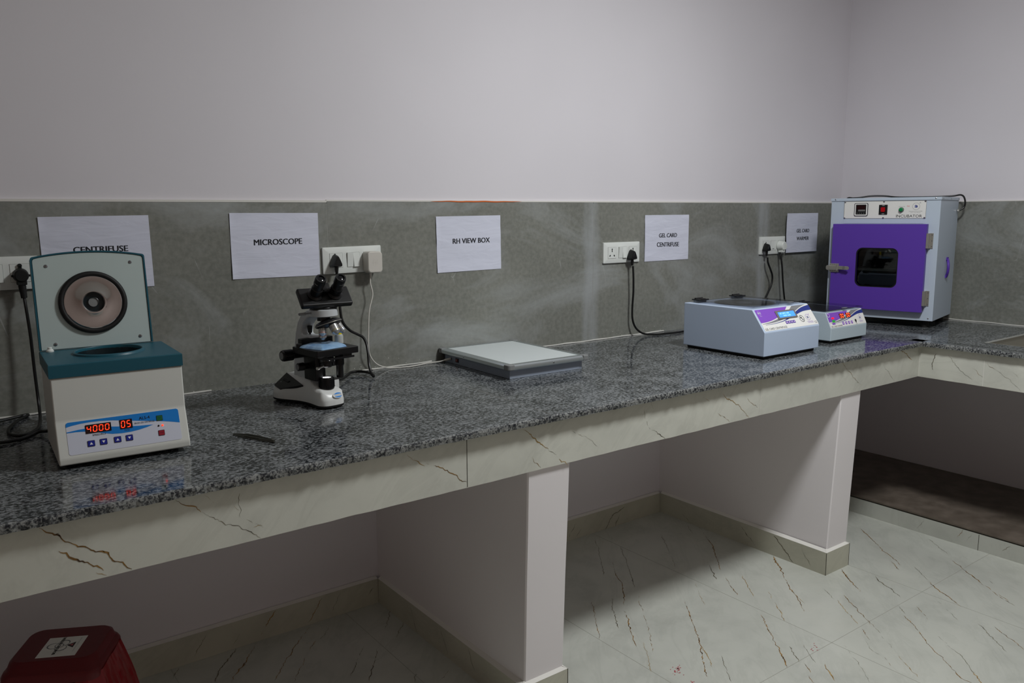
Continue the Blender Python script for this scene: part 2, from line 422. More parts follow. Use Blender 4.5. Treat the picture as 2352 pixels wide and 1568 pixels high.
# ---- veins seen in the marble: (width mm, colour, polyline in metres)
VEIN = {
 'floor': [
  (4,0,[(-1.942,-0.072),(-1.997,-0.154),(-2.163,-0.362)]),
  (4,0,[(-1.903,-0.194),(-2.039,-0.381),(-2.142,-0.515)]),
  (5,1,[(-2.048,-0.294),(-2.124,-0.392),(-2.154,-0.46),(-2.298,-0.619),(-2.396,-0.751),(-2.448,-0.826)]),
  (4,0,[(-2.273,-0.524),(-2.354,-0.622),(-2.412,-0.703)]),
  (3,1,[(-2.352,-0.497),(-2.43,-0.608),(-2.514,-0.715)]),
  (4,1,[(-2.161,-0.543),(-2.254,-0.668),(-2.318,-0.754),(-2.429,-0.886)]),
  (3,2,[(-2.41,-0.822),(-2.459,-0.889),(-2.521,-0.962)]),
  (7,1,[(-2.073,-0.711),(-2.136,-0.79),(-2.218,-0.887),(-2.266,-0.946),(-2.337,-1.019),(-2.4,-1.089)]),
  (4,2,[(-2.272,-0.954),(-2.295,-1.001),(-2.344,-1.062)]),
  (3,0,[(-1.666,-0.215),(-1.775,-0.358),(-1.876,-0.486)]),
  (4,0,[(-1.435,-0.142),(-1.548,-0.294)]),
  (5,1,[(-1.456,-0.255),(-1.572,-0.427),(-1.733,-0.597),(-1.803,-0.694),(-1.875,-0.797)]),
  (4,0,[(-1.692,-0.486),(-1.774,-0.585),(-1.831,-0.664)]),
  (3,2,[(-1.926,-0.637),(-1.996,-0.721),(-2.035,-0.773)]),
  (4,2,[(-1.721,-0.702),(-1.786,-0.779),(-1.839,-0.842)]),
  (7,1,[(-1.463,-0.664),(-1.579,-0.793),(-1.664,-0.882),(-1.707,-0.943),(-1.786,-1.027)]),
  (4,2,[(-1.698,-0.934),(-1.737,-0.995)]),
  (4,2,[(-1.759,-0.853),(-1.824,-0.936),(-1.905,-1.027)]),
  (6,1,[(-1.932,-0.946),(-2.0,-1.027),(-2.056,-1.094),(-2.109,-1.156),(-2.159,-1.21)]),
  (3,0,[(-2.267,-1.036),(-2.327,-1.11),(-2.363,-1.152)]),
  (4,0,[(-2.039,-1.139),(-2.097,-1.215)]),
  (6,1,[(-0.893,-0.727),(-0.972,-0.83),(-1.055,-0.932),(-1.091,-0.996),(-1.127,-1.038)]),
  (4,1,[(-1.06,-0.935),(-1.111,-0.994),(-1.178,-1.06)]),
  (5,1,[(-1.351,-0.908),(-1.425,-0.992),(-1.478,-1.062),(-1.524,-1.111)]),
  (3,2,[(-1.462,-1.053),(-1.483,-1.086)]),
  (5,1,[(-1.552,-1.043),(-1.599,-1.104),(-1.634,-1.157),(-1.669,-1.205),(-1.69,-1.243)]),
  (4,2,[(-1.669,-1.205),(-1.698,-1.232)]),
  (3,0,[(-1.694,-1.249),(-1.745,-1.314),(-1.793,-1.375)]),
  (4,2,[(-1.786,-1.365),(-1.845,-1.443),(-1.888,-1.504)]),
  (4,2,[(-1.61,-1.051),(-1.656,-1.11),(-1.684,-1.151),(-1.72,-1.197)]),
  (4,1,[(-1.739,-1.224),(-1.783,-1.277),(-1.809,-1.306)]),
  (4,0,[(-1.806,-1.275),(-1.839,-1.316),(-1.848,-1.349)]),
  (4,1,[(-1.851,-1.367),(-1.89,-1.42)]),
  (3,0,[(-1.57,-0.97),(-1.616,-1.04)]),
  (3,0,[(-1.888,-1.246),(-1.938,-1.312),(-1.981,-1.369),(-2.025,-1.414)]),
  (5,2,[(-2.04,-1.272),(-2.069,-1.302),(-2.104,-1.347)]),
  (5,1,[(-2.09,-1.23),(-2.121,-1.273)]),
  (4,1,[(-2.143,-1.278),(-2.165,-1.312)]),
  (3,0,[(-1.993,-1.162),(-2.034,-1.206),(-2.06,-1.249)]),
  (4,0,[(-1.305,-1.027),(-1.336,-1.061),(-1.361,-1.12),(-1.408,-1.19)]),
  (3,0,[(-1.049,-1.009),(-1.102,-1.088),(-1.163,-1.16),(-1.223,-1.226)]),
  (5,1,[(-1.186,-1.188),(-1.231,-1.241),(-1.255,-1.287),(-1.296,-1.358)]),
  (4,2,[(-1.27,-1.317),(-1.298,-1.361)]),
  (5,1,[(-1.53,-1.265),(-1.564,-1.313),(-1.601,-1.356),(-1.653,-1.41),(-1.705,-1.482),(-1.75,-1.539),(-1.777,-1.583),(-1.779,-1.608)]),
  (4,0,[(-1.477,-1.218),(-1.512,-1.26)]),
  (4,1,[(-1.426,-1.257),(-1.489,-1.329)]),
  (3,0,[(-1.578,-1.408),(-1.608,-1.453),(-1.642,-1.515),(-1.683,-1.553),(-1.717,-1.593)]),
  (4,0,[(-0.749,-0.959),(-0.809,-1.034),(-0.864,-1.107)]),
  (6,1,[(-0.913,-1.147),(-0.937,-1.179),(-0.993,-1.256),(-1.047,-1.329),(-1.097,-1.398),(-1.119,-1.443),(-1.133,-1.473)]),
  (4,2,[(-1.085,-1.397),(-1.116,-1.445)]),
  (4,0,[(-1.382,-1.453),(-1.439,-1.524),(-1.503,-1.598)]),
  (4,1,[(-1.356,-1.496),(-1.382,-1.533),(-1.41,-1.58),(-1.439,-1.623)]),
  (3,0,[(-1.324,-1.286),(-1.371,-1.349),(-1.409,-1.395)]),
  (3,0,[(-0.894,-1.344),(-0.94,-1.411)]),
  (3,0,[(-0.984,-1.321),(-1.021,-1.359)]),
  (5,1,[(-3.445,0.005),(-3.487,-0.055),(-3.539,-0.123),(-3.606,-0.207)]),
  (5,0,[(-3.524,-0.006),(-3.573,-0.071),(-3.612,-0.106),(-3.646,-0.172)]),
  (5,1,[(-3.268,-0.018),(-3.325,-0.08),(-3.386,-0.147),(-3.435,-0.203),(-3.493,-0.278)]),
  (4,1,[(-3.296,-0.131),(-3.369,-0.214),(-3.448,-0.324)]),
  (4,0,[(-3.216,-0.066),(-3.277,-0.131)]),
  (5,0,[(-3.179,-0.264),(-3.236,-0.329),(-3.292,-0.401)]),
  (6,0,[(-3.151,-0.306),(-3.2,-0.383),(-3.259,-0.462)]),
  (4,0,[(-2.983,-0.092),(-3.073,-0.214)]),
  (5,0,[(-2.989,-0.201),(-3.062,-0.282)]),
  (4,1,[(-3.019,-0.56),(-3.079,-0.594)]),
  (5,0,[(-3.714,-0.021),(-3.753,-0.079)]),
  (4,0,[(-3.123,-0.518),(-3.151,-0.557)]),
 ],
 'apron': [
  (6,1,[(-4.14,0.862),(-4.12,0.845),(-4.101,0.83),(-4.084,0.819),(-4.067,0.805),(-4.048,0.791),(-4.026,0.777),(-4.008,0.756),(-3.985,0.738)]),
  (8,1,[(-4.111,0.809),(-4.093,0.794),(-4.076,0.781),(-4.061,0.769),(-4.049,0.761),(-4.037,0.748)]),
  (5,2,[(-4.051,0.748),(-4.033,0.736)]),
  (6,1,[(-3.893,0.864),(-3.879,0.85),(-3.867,0.844),(-3.844,0.825)]),
  (3,0,[(-3.844,0.825),(-3.811,0.8),(-3.762,0.766),(-3.72,0.734)]),
  (5,1,[(-3.835,0.862),(-3.816,0.839)]),
  (4,0,[(-3.76,0.848),(-3.762,0.804),(-3.762,0.774)]),
  (5,2,[(-3.734,0.765),(-3.714,0.764)]),
  (4,1,[(-3.775,0.823),(-3.763,0.81)]),
  (3,0,[(-3.75,0.786),(-3.708,0.758),(-3.691,0.742)]),
  (6,2,[(-3.346,0.858),(-3.33,0.84),(-3.314,0.832),(-3.297,0.817)]),
  (6,1,[(-3.295,0.828),(-3.271,0.813),(-3.24,0.797),(-3.217,0.784),(-3.201,0.77),(-3.17,0.751)]),
  (6,2,[(-2.984,0.86),(-2.953,0.838),(-2.928,0.815),(-2.893,0.786)]),
  (3,0,[(-2.893,0.786),(-2.864,0.766)]),
  (6,2,[(-2.854,0.753),(-2.82,0.727)]),
  (4,1,[(-2.955,0.776),(-2.944,0.764),(-2.921,0.739)]),
  (6,2,[(-2.223,0.839),(-2.203,0.823),(-2.171,0.795)]),
  (5,1,[(-2.158,0.777),(-2.126,0.759),(-2.093,0.735)]),
  (5,2,[(-2.138,0.842),(-2.089,0.811),(-2.038,0.782),(-2.016,0.758),(-1.989,0.734)]),
  (4,1,[(-2.002,0.807),(-1.94,0.765)]),
  (5,1,[(-1.833,0.863),(-1.789,0.83),(-1.75,0.802)]),
  (5,1,[(-1.431,0.869),(-1.374,0.829),(-1.315,0.785),(-1.273,0.758)]),
  (6,2,[(-0.981,0.866),(-0.941,0.845),(-0.879,0.812)]),
  (5,0,[(-2.511,0.844),(-2.504,0.809),(-2.479,0.776),(-2.413,0.735)]),
  (3,0,[(-2.806,0.826),(-2.753,0.799),(-2.704,0.763)]),
  (3,0,[(-1.113,0.817),(-1.02,0.744)]),
  (4,1,[(-2.492,0.87),(-2.468,0.837)]),
 ],
 'apronR': [
  (5,1,[(-1.174,0.832),(-1.192,0.819),(-1.21,0.81)]),
  (3,0,[(-1.21,0.81),(-1.256,0.781),(-1.31,0.738)]),
  (5,1,[(-1.122,0.802),(-1.136,0.792),(-1.168,0.772)]),
  (3,0,[(-1.023,0.844),(-1.055,0.804),(-1.091,0.776),(-1.124,0.753)]),
  (6,0,[(-0.972,0.845),(-0.968,0.827),(-0.961,0.804),(-0.961,0.773)]),
  (3,0,[(-1.274,0.809),(-1.298,0.788)]),
 ],
 'skw': [
  (6,1,[(-3.385,0.091),(-3.407,0.069),(-3.434,0.033),(-3.45,0.012)]),
  (5,1,[(-3.215,0.087),(-3.243,0.043),(-3.271,0.012)]),
  (4,0,[(-3.143,0.092),(-3.177,0.022)]),
  (4,0,[(-3.511,0.052),(-3.536,0.016)]),
  (4,0,[(-3.621,0.08),(-3.664,0.017)]),
  (4,0,[(-2.992,0.085),(-3.033,0.042)]),
  (6,0,[(-1.7,0.08),(-1.779,0.054),(-1.83,-0.009)]),
  (5,0,[(-1.732,0.051),(-1.762,-0.002)]),
  (4,0,[(-2.005,0.073),(-2.049,0.015)]),
  (4,0,[(-1.971,0.042),(-2.01,-0.003)]),
 ],
 'skp2': [
  (4,0,[(-0.484,0.087),(-0.529,0.049),(-0.578,0.005)]),
  (4,0,[(-0.661,0.088),(-0.703,0.051),(-0.76,0.003)]),
  (4,0,[(-0.795,0.072),(-0.839,0.02)]),
  (3,0,[(-0.152,0.032),(-0.213,0.002)]),
 ],
}

# ------------------------------------------------------------------ the setting
ZC, ZG, ZA, ZT = .8895, .8709, .7345, 1.4862       # worktop top / underside, fascia bottom, tile top
XL, YF, HC = -7.2, -5.2, 2.93
fl = MB().box(XL-.15, .15, YF-.15, .15, -.1, 0, 0)
fz = lambda u, v, h: (u, v, h)
for w, k, pl in VEIN['floor']: vein(fl, pl, w, fz, 2+k, .0004)
rnd = random.Random(3)
for i in range(46):                      # the same marble carries on beyond the part in the photograph
    x = rnd.uniform(-6.8, -3.2) if i < 26 else rnd.uniform(-3.2, -.9); y = rnd.uniform(-4.9, -1.7)
    L = rnd.uniform(.15, .5); a = math.radians(rnd.uniform(44, 51))
    vein(fl, [(x+L*t*math.cos(a)+rnd.uniform(-.01, .01), y+L*t*math.sin(a)) for t in (0, .3, .6, 1)], rnd.choice((3, 4, 5)), fz, 2+rnd.randrange(3), .0004)
for k in range(12):
    x = -1.905-.611*(k-3); fl.box(x-.0008, x+.0008, YF, -.0, 0, .0003, 1) if x < 0 else None
for k in range(5):
    y = -1.211*k-.0; fl.box(XL, 0, y-.0008, y+.0008, 0, .0003, 1)
for cx, cy, sc_, n in ((-2.4465, -1.005, .022, 16), (-2.45, -1.02, .02, 9), (-2.46, -1.075, .01, 3), (-1.982, -1.203, .02, 8), (-1.965, -1.185, .012, 4)):
    for j in range(n):
        a = rnd.uniform(0, 2*PI); q = rnd.random()*sc_; u, v = cx+q*1.3*math.cos(a)+.4*q*math.sin(a), cy+q*math.sin(a)
        r = rnd.uniform(.001, .0035); fl.poly([(u+r*rnd.uniform(.5, 1.5)*math.cos(t), v+r*rnd.uniform(.5, 1.5)*math.sin(t)) for t in [2*PI*i/7 for i in range(7)]], .0005, fz, 5)
struct(fl.build('floor', [m_floor, m_grout]+m_veins+[m_stain]))
struct(MB().box(XL-.15, .15, YF-.15, .15, HC, HC+.1).build('ceiling', m_ceil))
struct(MB().box(XL-.15, .15, .008, .15, 0, HC).build('wall_back', m_wall))
struct(MB().box(.008, .15, YF-.15, .008, 0, HC).build('wall_right', m_wall))
struct(MB().box(XL-.15, XL, YF-.15, .008, 0, HC).build('wall_left', m_wallf))
struct(MB().box(XL, .008, YF-.15, YF, 0, HC).build('wall_front', m_wallf))

# grey wainscot tiles (back wall, right wall)
tb = MB(); js = [XL, -5.553, -4.343, -3.128, -1.9035, -.708, -.0005]
for i, (a, b) in enumerate(zip(js, js[1:])):
    zt = ZT+(.0035 if i >= 3 else 0)
    tb.box(a+.0006, b-.0006, 0, .0078, ZC-.03, zt, 0, bev=.0006, seg=1)
tb.box(XL, -.001, .0004, .0079, ZC-.03, ZT-.002, 1)
tb.box(XL, -3.128, -.0005, .0078, ZT+.0005, ZT+.0075, 2); tb.box(-3.128, -.001, -.0005, .0078, ZT+.004, ZT+.0095, 2)
P = [(-2.72+.43*t/24, ZT+.0055+.0022*mnoise.noise((t*.33, 2, 0)), .0024*math.sin(PI*min(1, t/24))**.6) for t in range(25)]
for (x, z, w), (x2, z2, w2) in zip(P, P[1:]): tb.add([(x, -.0012, z-w), (x2, -.0012, z2-w2), (x2, -.0012, z2+w2), (x, -.0012, z+w)], [(0, 1, 2, 3)], 3)
struct(tb.build('trim_1', [m_tile, m_caulk2, m_putty_hl, m_orange]))
tr = MB(); ys = [YF, -3.6, -2.4, -1.2, -.0005]
for a, b in zip(ys, ys[1:]): tr.box(0, .0078, a+.0008, b-.0008, ZC-.03, ZT+.001, 0, bev=.0006, seg=1)
tr.box(.004, .0079, YF, -.001, ZC-.03, ZT-.002, 1); tr.box(-.0005, .0078, YF, -.001, ZT+.0015, ZT+.006, 2)
struct(tr.build('trim_2', [m_tile, m_caulk2, m_putty_hl]))
# grout bead between worktop and wall
gb = MB()
def bead(fn, a, b, amp):
    n = int(abs(b-a)/.02); pts = []
    for k in range(n+1):
        u = a+(b-a)*k/n; pts.append(fn(u, .0022+.0018*mnoise.noise((u*7, amp, 0)), .0025+.0018*mnoise.noise((u*9, amp, 4))))
    gb.tube(pts, lambda t: .0026+.0022*abs(mnoise.noise((t*(b-a)*11, amp, 1))), 7, 0, 0)
for a, b in ((XL, -5), (-4.2, -3.99), (-3.92, -3.55), (-3.02, -2.73), (-2.36, -1.45), (-1.3, -.1)): bead(lambda u, p, q: (u, -p, ZC+q), a, b, a)
for a, b in ((-.05, -1.3), (-1.3, -2.6)): bead(lambda u, p, q: (-p, u, ZC+q), a, b, a)
for j in range(60):
    x = rnd.choice((rnd.uniform(-3.1, -2.74), rnd.uniform(-3.75, -3.5), rnd.uniform(-1.9, -1.45))); r = rnd.uniform(.0006, .0016)
    z = ZC+rnd.random()**2*.05+.001; gb.box(x-r, x+r, -.0006, 0, z, z+r*1.6, 0)
struct(gb.build('trim_3', m_caulk))

# ------------------------------------------------------------------ built-in counter
DC, WR = .9245, .8393
wt = MB()
wt.box(XL, 0, -.86, 0, ZG, ZC, 0)
SX0, SX1, SY0, SY1 = -.66, -.24, -1.62, -1.09
wt.box(-.78, 0, SY1, -.86, ZG, ZC, 0); wt.box(-.78, SX0, SY0, SY1, ZG, ZC, 0); wt.box(SX1, 0, SY0, SY1, ZG, ZC, 0); wt.box(-.78, 0, YF, SY0, ZG, ZC, 0)
def rawedge(fn, a, b, seed):
    n = int(abs(b-a)/.006); rows = []
    for k in range(n+1):
        u = a+(b-a)*k/n
        n1 = mnoise.noise((u*38, seed, 0)); n2 = mnoise.noise((u*95, seed, 3)); n3 = mnoise.noise((u*14, seed, 6))
        j = .0028*n1+.0016*n2+.0016*n3
        rows.append([fn(u, -.0645+.0, ZC), fn(u, -.006-max(0, .004*n1)-.0018*n2, ZC), fn(u, -.0015+j*.6, ZC-.0022-.0012*abs(n2)), fn(u, j, ZC-.008), fn(u, -.001+j, ZG+.0015*n2), fn(u, -.0645, ZG)])
    vs = [p for r in rows for p in r]; 
    for i in range(n):
        for q in range(5):
            wt.add([rows[i][q], rows[i+1][q], rows[i+1][q+1], rows[i][q+1]], [(0, 1, 2, 3)], 0 if q == 0 else 1)
rawedge(lambda u, d, z: (u, -DC-d*1.0 if d > 0 else -DC-d, z), XL, -.78, 1)
rawedge(lambda u, d, z: (-WR-d, u, z), YF, -.86, 2)
sl = lambda x0, x1, y0, y1: wt.box(x0, x1, y0, y1, ZC-.001, ZC+.00025, 2)
for k in range(30):
    y0 = -.005-.0303*k; w = .0006+.0005*abs(mnoise.noise((k*.7, 0, 0)))
    x = -2.849-.0425*k/30+.0008*mnoise.noise((k*.5, 1, 0)); wt.add([(x-w, y0, ZC+.0003), (x+w, y0, ZC+.0003), (x+w-.0014, y0-.0303, ZC+.0003), (x-w-.0014, y0-.0303, ZC+.0003)], [(0, 1, 2, 3)], 2)
sl(-.80, -.005, -.912, -.9108); sl(-5.3, -5.2988, -.91, -.01)
o = wt.build('granite_worktop', [m_gran, m_gred, m_gseam], angle=40)
tag(o, 'long L-shaped worktop of polished mottled grey granite with a chipped raw edge', 'worktop')

# marble fascia under the worktop edge
fa = MB(); YA = -DC+.022; XA = -WR+.022
def fascia(fn, a, b, seed):
    n = int(abs(b-a)/.02); rows = []
    for k in range(n+1):
        u = a+(b-a)*k/n; j = .0022*mnoise.noise((u*3.3, seed, 0))+.0012*mnoise.noise((u*17, seed, 1))
        rows.append([fn(u, 0, ZG), fn(u, 0, ZA+j), fn(u, .0015, ZA-.0012+j), fn(u, .035, ZA-.0012+j), fn(u, .035, ZG)])
    for i in range(n):
        for q, mt in ((0, 0), (1, 1), (2, 2), (3, 2)):  # second strip is coloured pale: a painted highlight along the lower edge
            fa.add([rows[i][q], rows[i+1][q], rows[i+1][q+1], rows[i][q+1]], [(0, 1, 2, 3)], mt)
fascia(lambda u, d, z: (u, YA+d, z-.0003), XL+.002, XA+.03, 1); fascia(lambda u, d, z: (XA+d, u, z-.0003), YF+.002, YA+.001, 2)
fx = lambda u, v, h: (u, YA-h, v); fy = lambda u, v, h: (XA-h, u, v)
for w, k, pl in VEIN['apron']: vein(fa, pl, w*.62, fx, 4+k, .0004)
for w, k, pl in VEIN['apronR']: vein(fa, pl, w*.62, fy, 4+k, .0004)
for x, mt in ((-3.1684, 3), (-1.928, 1), (-4.38, 3), (-5.6, 1)): fa.add([fx(x-.0008, ZG, .0005), fx(x+.0008, ZG, .0005), fx(x+.0008, ZA+.001, .0005), fx(x-.0008, ZA+.001, .0005)], [(0, 1, 2, 3)], mt)
fa.add([fy(-1.1675, ZG-.03, .0005), fy(-1.166, ZG-.03, .0005), fy(-1.166, ZA, .0005), fy(-1.1675, ZA, .0005)], [(0, 1, 2, 3)], 1)
fa.add([(XA-.0004, YA-.0005, ZG), (XA-.004, YA-.0005, ZG), (XA-.004, YA-.0005, ZA), (XA-.0004, YA-.0005, ZA)], [(0, 1, 2, 3)], 1)
ZS0 = ZA+.0012  # unseen white slab, added so its underside bounces light into the bays
fa.box(XL+.002, -.0005, YA+.0352, -.0005, ZS0, ZG-.0004, 2)
fa.box(XA+.0352, -.0005, SY1+.03, YA+.035, ZS0, ZG-.0004, 2); fa.box(XA+.0352, -.0005, YF+.002, SY0-.03, ZS0, ZG-.0004, 2)
o = fa.build('counter_fascia', [m_apron, m_putty_hl, m_wall2, m_jdark]+m_veins)
tag(o, 'cream marble fascia with brown veins running below the granite worktop edge', 'counter fascia')

# masonry piers carrying the counter, each with its marble skirting
SK, HS = .012, .095
def pier(xl0, xr0, xl1, xr1, label, veins):
    p = empty('support_pier', label, 'pier', ((xl0+xr0)/2, -.45, 0), group='masonry piers under the counter')
    c = Vector(((xl0+xr0)/2, -.45, 0)); Y0 = -.8945; zt = ZA-.0015
    b = MB(); zs = [0, .1, .25, .4, .55, zt]; ys = [Y0, Y0+.003, -.6, -.3, .008]
    bm = bmesh.new(); ring = []
    for z in zs:
        t = z/zt; wv = .0018*mnoise.noise((xl0, z*4, 0))
        fl_ = lambda y: (y-.008)/(Y0-.008)
        L = [Vector((xl0+(xl1-xl0)*t*fl_(y)+wv*fl_(y), y, z)) for y in (Y0+.004, -.6, -.3, .008)]
        R_ = [Vector((xr0+(xr1-xr0)*t*fl_(y)+wv*fl_(y), y, z)) for y in (.008, -.3, -.6, Y0+.004)]
        Fr = [Vector((R_[-1].x-.004, Y0, z)), Vector((L[0].x+.004, Y0, z))]
        ring.append([bm.verts.new(q-c) for q in L+R_+Fr])
    n = len(ring[0])
    for a, d in zip(ring, ring[1:]):
        for k in range(n): bm.faces.new([a[k], a[(k+1) % n], d[(k+1) % n], d[k]])
    bm.faces.new(ring[0][::-1]); bm.faces.new(ring[-1]); b.bm(bm)
    b.build('pier_body', m_wall2, p, 40)
    s = MB(); T = Matrix.Translation(-c); y1 = -.0005-SK
    s.box(xl0-SK, xl0-.0002, Y0-SK, y1, 0, HS, 0, T); s.box(xr0+.0002, xr0+SK, Y0-SK, y1, 0, HS, 0, T); s.box(xl0-.0002, xr0+.0002, Y0-SK, Y0-.0002, 0, HS, 0, T)
    for (xa, ya, xb, yb, nx, ny) in ((xl0-SK, Y0-SK, xl0-SK, y1, 1, 0), (xr0+SK, Y0-SK, xr0+SK, y1, -1, 0), (xl0-SK, Y0-SK, xr0+SK, Y0-SK, 0, 1)):
        e = 1 if ny else 0
        s.add([(xa, ya, HS+.0003), (xb, yb, HS+.0003), (xb+nx*(SK+.003)-(e and SK), yb+ny*(SK+.003)+(0 if e else 0), HS+.009), (xa+nx*(SK+.003)+(e and SK), ya+ny*(SK+.003)+(0 if e else SK), HS+.009)], [(0, 1, 2, 3)], 1, T)
    for xx in (xl0-SK, xr0+SK): s.box(xx-.0009, xx+.0009, Y0-SK-.0007, Y0-SK+.0006, 0, HS, 2, T)
    for w, k, pl in veins: vein(s, pl, w, lambda u, v, h: (xl0-SK-h-c.x, u-c.y, v), 3+k, .0004)
    s.build('skirting', [m_skirt, m_putty_hl, m_jdark]+m_veins, p)
pier(-2.979, -2.8335, -2.961, -2.805, 'white painted pier with marble skirting in the middle under the counter', [(4, 0, [(-.25, .093), (-.28, .03), (-.30, .0)]), (3, 0, [(-.45, .09), (-.50, .01)]), (3, 0, [(-.62, .09), (-.66, .03)])])
pier(-1.4475, -1.3065, -1.3975, -1.2565, 'white painted pier with marble skirting nearest the room corner under the counter', VEIN['skp2'])

# baseboards in the bays under the counter
def baseboard(name, x0, x1, veins=()):
    b = MB().box(x0, x1, -SK, .0078, 0, HS, 0)
    b.add([(x0, -SK, HS+.0003), (x1, -SK, HS+.0003), (x1, .006, HS+.005), (x0, .006, HS+.005)], [(0, 1, 2, 3)], 1)
    for w, k, pl in veins: vein(b, pl, w, lambda u, v, h: (u, -SK-h, v), 2+k, .0004)
    struct(b.build(name, [m_skirt, m_putty_hl]+m_veins))
baseboard('baseboard_left', XL, -2.979-SK-.0005, [v for v in VEIN['skw'] if v[2][0][0] < -2.98])
baseboard('baseboard_middle', -2.8335+SK+.0005, -1.4475-SK-.0005, [v for v in VEIN['skw'] if v[2][0][0] > -2.9])
baseboard('baseboard_right', -1.3065+SK+.0005, -.725)

# low plinth along the right wall
pl = empty('low_plinth', 'low marble-fronted plinth with a dark slab top under the right hand counter', 'plinth', (-.36, -2.6, 0))
T = Matrix.Translation((.36, 2.6, 0)); HP = .0852
b = MB().box(-.7221, .0, YF, .0, 0, HP-.012, 0, T); b.box(-.7226, -.7219, -1.1655, -1.1635, 0, HP-.014, 1, T); b.box(-.7226, -.7219, -2.38, -2.378, 0, HP-.014, 1, T)
for w, k, q in [(4, 1, [(-1.10, .075), (-1.075, .03)]), (4, 1, [(-1.135, .06), (-1.115, .03)]), (3, 0, [(-.93, .06), (-.9, .02)]), (3, 0, [(-1.29, .06), (-1.26, .03)])]: vein(b, q, w, lambda u, v, h: (-.7221-h+.36, u+2.6, v), 2+k, .0004)
b.build('plinth_front', [m_floor, m_jdark]+m_veins, pl)
b = MB().box(-.7195, 0, YF, 0, HP-.0115, HP-.006, 0, T); b.build('under_lip_strip', m_jdark, pl)  # dark strip set back under the slab's lip
MB().box(-.7235, 0, YF, 0, HP-.0058, HP+.002, 0, T, bev=.0015).build('plinth_slab', m_ledge, pl)

# sink let into the right hand worktop
sk = empty('sink_basin', 'stainless steel sink basin let into the right hand worktop', 'sink', ((SX0+SX1)/2, (SY0+SY1)/2, ZC))
b = MB(); w2, d2 = (SX1-SX0)/2-.001, (SY1-SY0)/2-.001; outl = rrect(-w2, w2, -d2, d2, .004, 3)
def ringm(mb, loops, mat=0):
    n = len(loops[0]); vs = [p for L in loops for p in L]
    mb.add(vs, [(i*n+k, i*n+(k+1) % n, (i+1)*n+(k+1) % n, (i+1)*n+k) for i in range(len(loops)-1) for k in range(n)], mat)
lp = lambda s, z: [(x*s, y*s, z) for x, y in outl]
ringm(b, [lp(1, -.001), lp(.995, -.02), lp(.97, -.17), lp(.9, -.185), lp(.12, -.19)])
b.add(lp(.12, -.19), [tuple(range(len(outl)))])
b.build('basin', m_steel2, sk)
b = MB(); ringm(b, [lp(1, .0006), lp(.985, .0008), lp(.975, -.004), lp(.995, -.006)]); b.build('sealant_rim', m_caulk2, sk)
MB().lathe([(.03, -.189), (.03, -.1875), (.022, -.187), (.02, -.1885)], 20).build('drain', m_steel, sk)

# ------------------------------------------------------------------ printed paper signs
def word(parent, mat, tx, u0, u1, v0, v1, q, fn, bold=.0, rise=0.0):
    b = MB(); text(b, tx, u0, u1, v0, v1, q, fn, 0, bold, rise); return b.build('lettering', mat, parent)
def sign(cx, cz, w, h, rot, lines, label, y=-.0, x0c=None):
    """lines: (text, x0, x1, z0, z1, rise) in wall metres"""
    s = empty('paper_sign', label, 'sign', (cx, y, cz), group='printed paper signs')
    b = MB(); N, K = 26, 20; c, sn = math.cos(rot), math.sin(rot)
    def P(i, j):
        u, v = -w/2+w*i/N, -h/2+h*j/K
        d = .0016+.0016*(mnoise.noise((u*9+cx*5, v*26, cz))+.4*mnoise.noise((u*30+cx, v*40, 2)))
        if i in (0,) : d += .002*abs(math.sin(v*17+cx))
        return (u*c-v*sn, -max(.0006, d), u*sn+v*c)
    def onsheet(X, Z, h):
        u, v = X*c+Z*sn, -X*sn+Z*c; d = .0016+.0016*(mnoise.noise((u*9+cx*5, v*26, cz))+.4*mnoise.noise((u*30+cx, v*40, 2)))
        return (X, -max(.0006, d)-.0005, Z)
    g = [[P(i, j) for j in range(K+1)] for i in range(N+1)]
    vs = [p for r in g for p in r]+[(p[0], p[1]+.0004, p[2]) for r in g for p in r]; q = (N+1)*(K+1)
    id_ = lambda i, j: i*(K+1)+j
    for i in range(N):
        for j in range(K):
            b.f.append((id_(i, j), id_(i+1, j), id_(i+1, j+1), id_(i, j+1))); b.f.append((q+id_(i, j), q+id_(i, j+1), q+id_(i+1, j+1), q+id_(i+1, j)))
    edge = [(i, 0) for i in range(N)]+[(N, j) for j in range(K)]+[(i, K) for i in range(N, 0, -1)]+[(0, j) for j in range(K, 0, -1)]
    for (a, bb), (c2, d2) in zip(edge, edge[1:]+edge[:1]): b.f.append((id_(a, bb), q+id_(a, bb), q+id_(c2, d2), id_(c2, d2)))
    b.v = vs; b.m = [0]*len(b.f)
    b.build('sheet', m_paper, s, 60)
    for tx, xa, xb, za, zb, rise in lines: word(s, m_ink, tx, xa-cx, xb-cx, za-cz, zb-cz, 0, onsheet, .045, rise)
sign(-3.8425, 1.340, .289, .212, .012, [('CENTRIFUSE', -3.9062, -3.7625, 1.342, 1.3592, .0008)], 'white paper sign reading CENTRIFUSE behind the open centrifuge lid')
sign(-3.3114, 1.3472, .297, .21, -.0046, [('MICROSCOPE', -3.385, -3.2228, 1.3488, 1.3676, .0009)], 'white paper sign reading MICROSCOPE')
sign(-2.5475, 1.3325, .297, .21, .0097, [('RH VIEW BOX', -2.624, -2.453, 1.3333, 1.3525, .0012)], 'white paper sign reading RH VIEW BOX above the light box')
sign(-1.4411, 1.3292, .297, .21, .0017, [('GEL CARD', -1.4947, -1.375, 1.3311, 1.3499, 0), ('CENTRIFUSE', -1.508, -1.359, 1.2889, 1.309, -.0016)], 'white paper sign reading GEL CARD CENTRIFUSE')
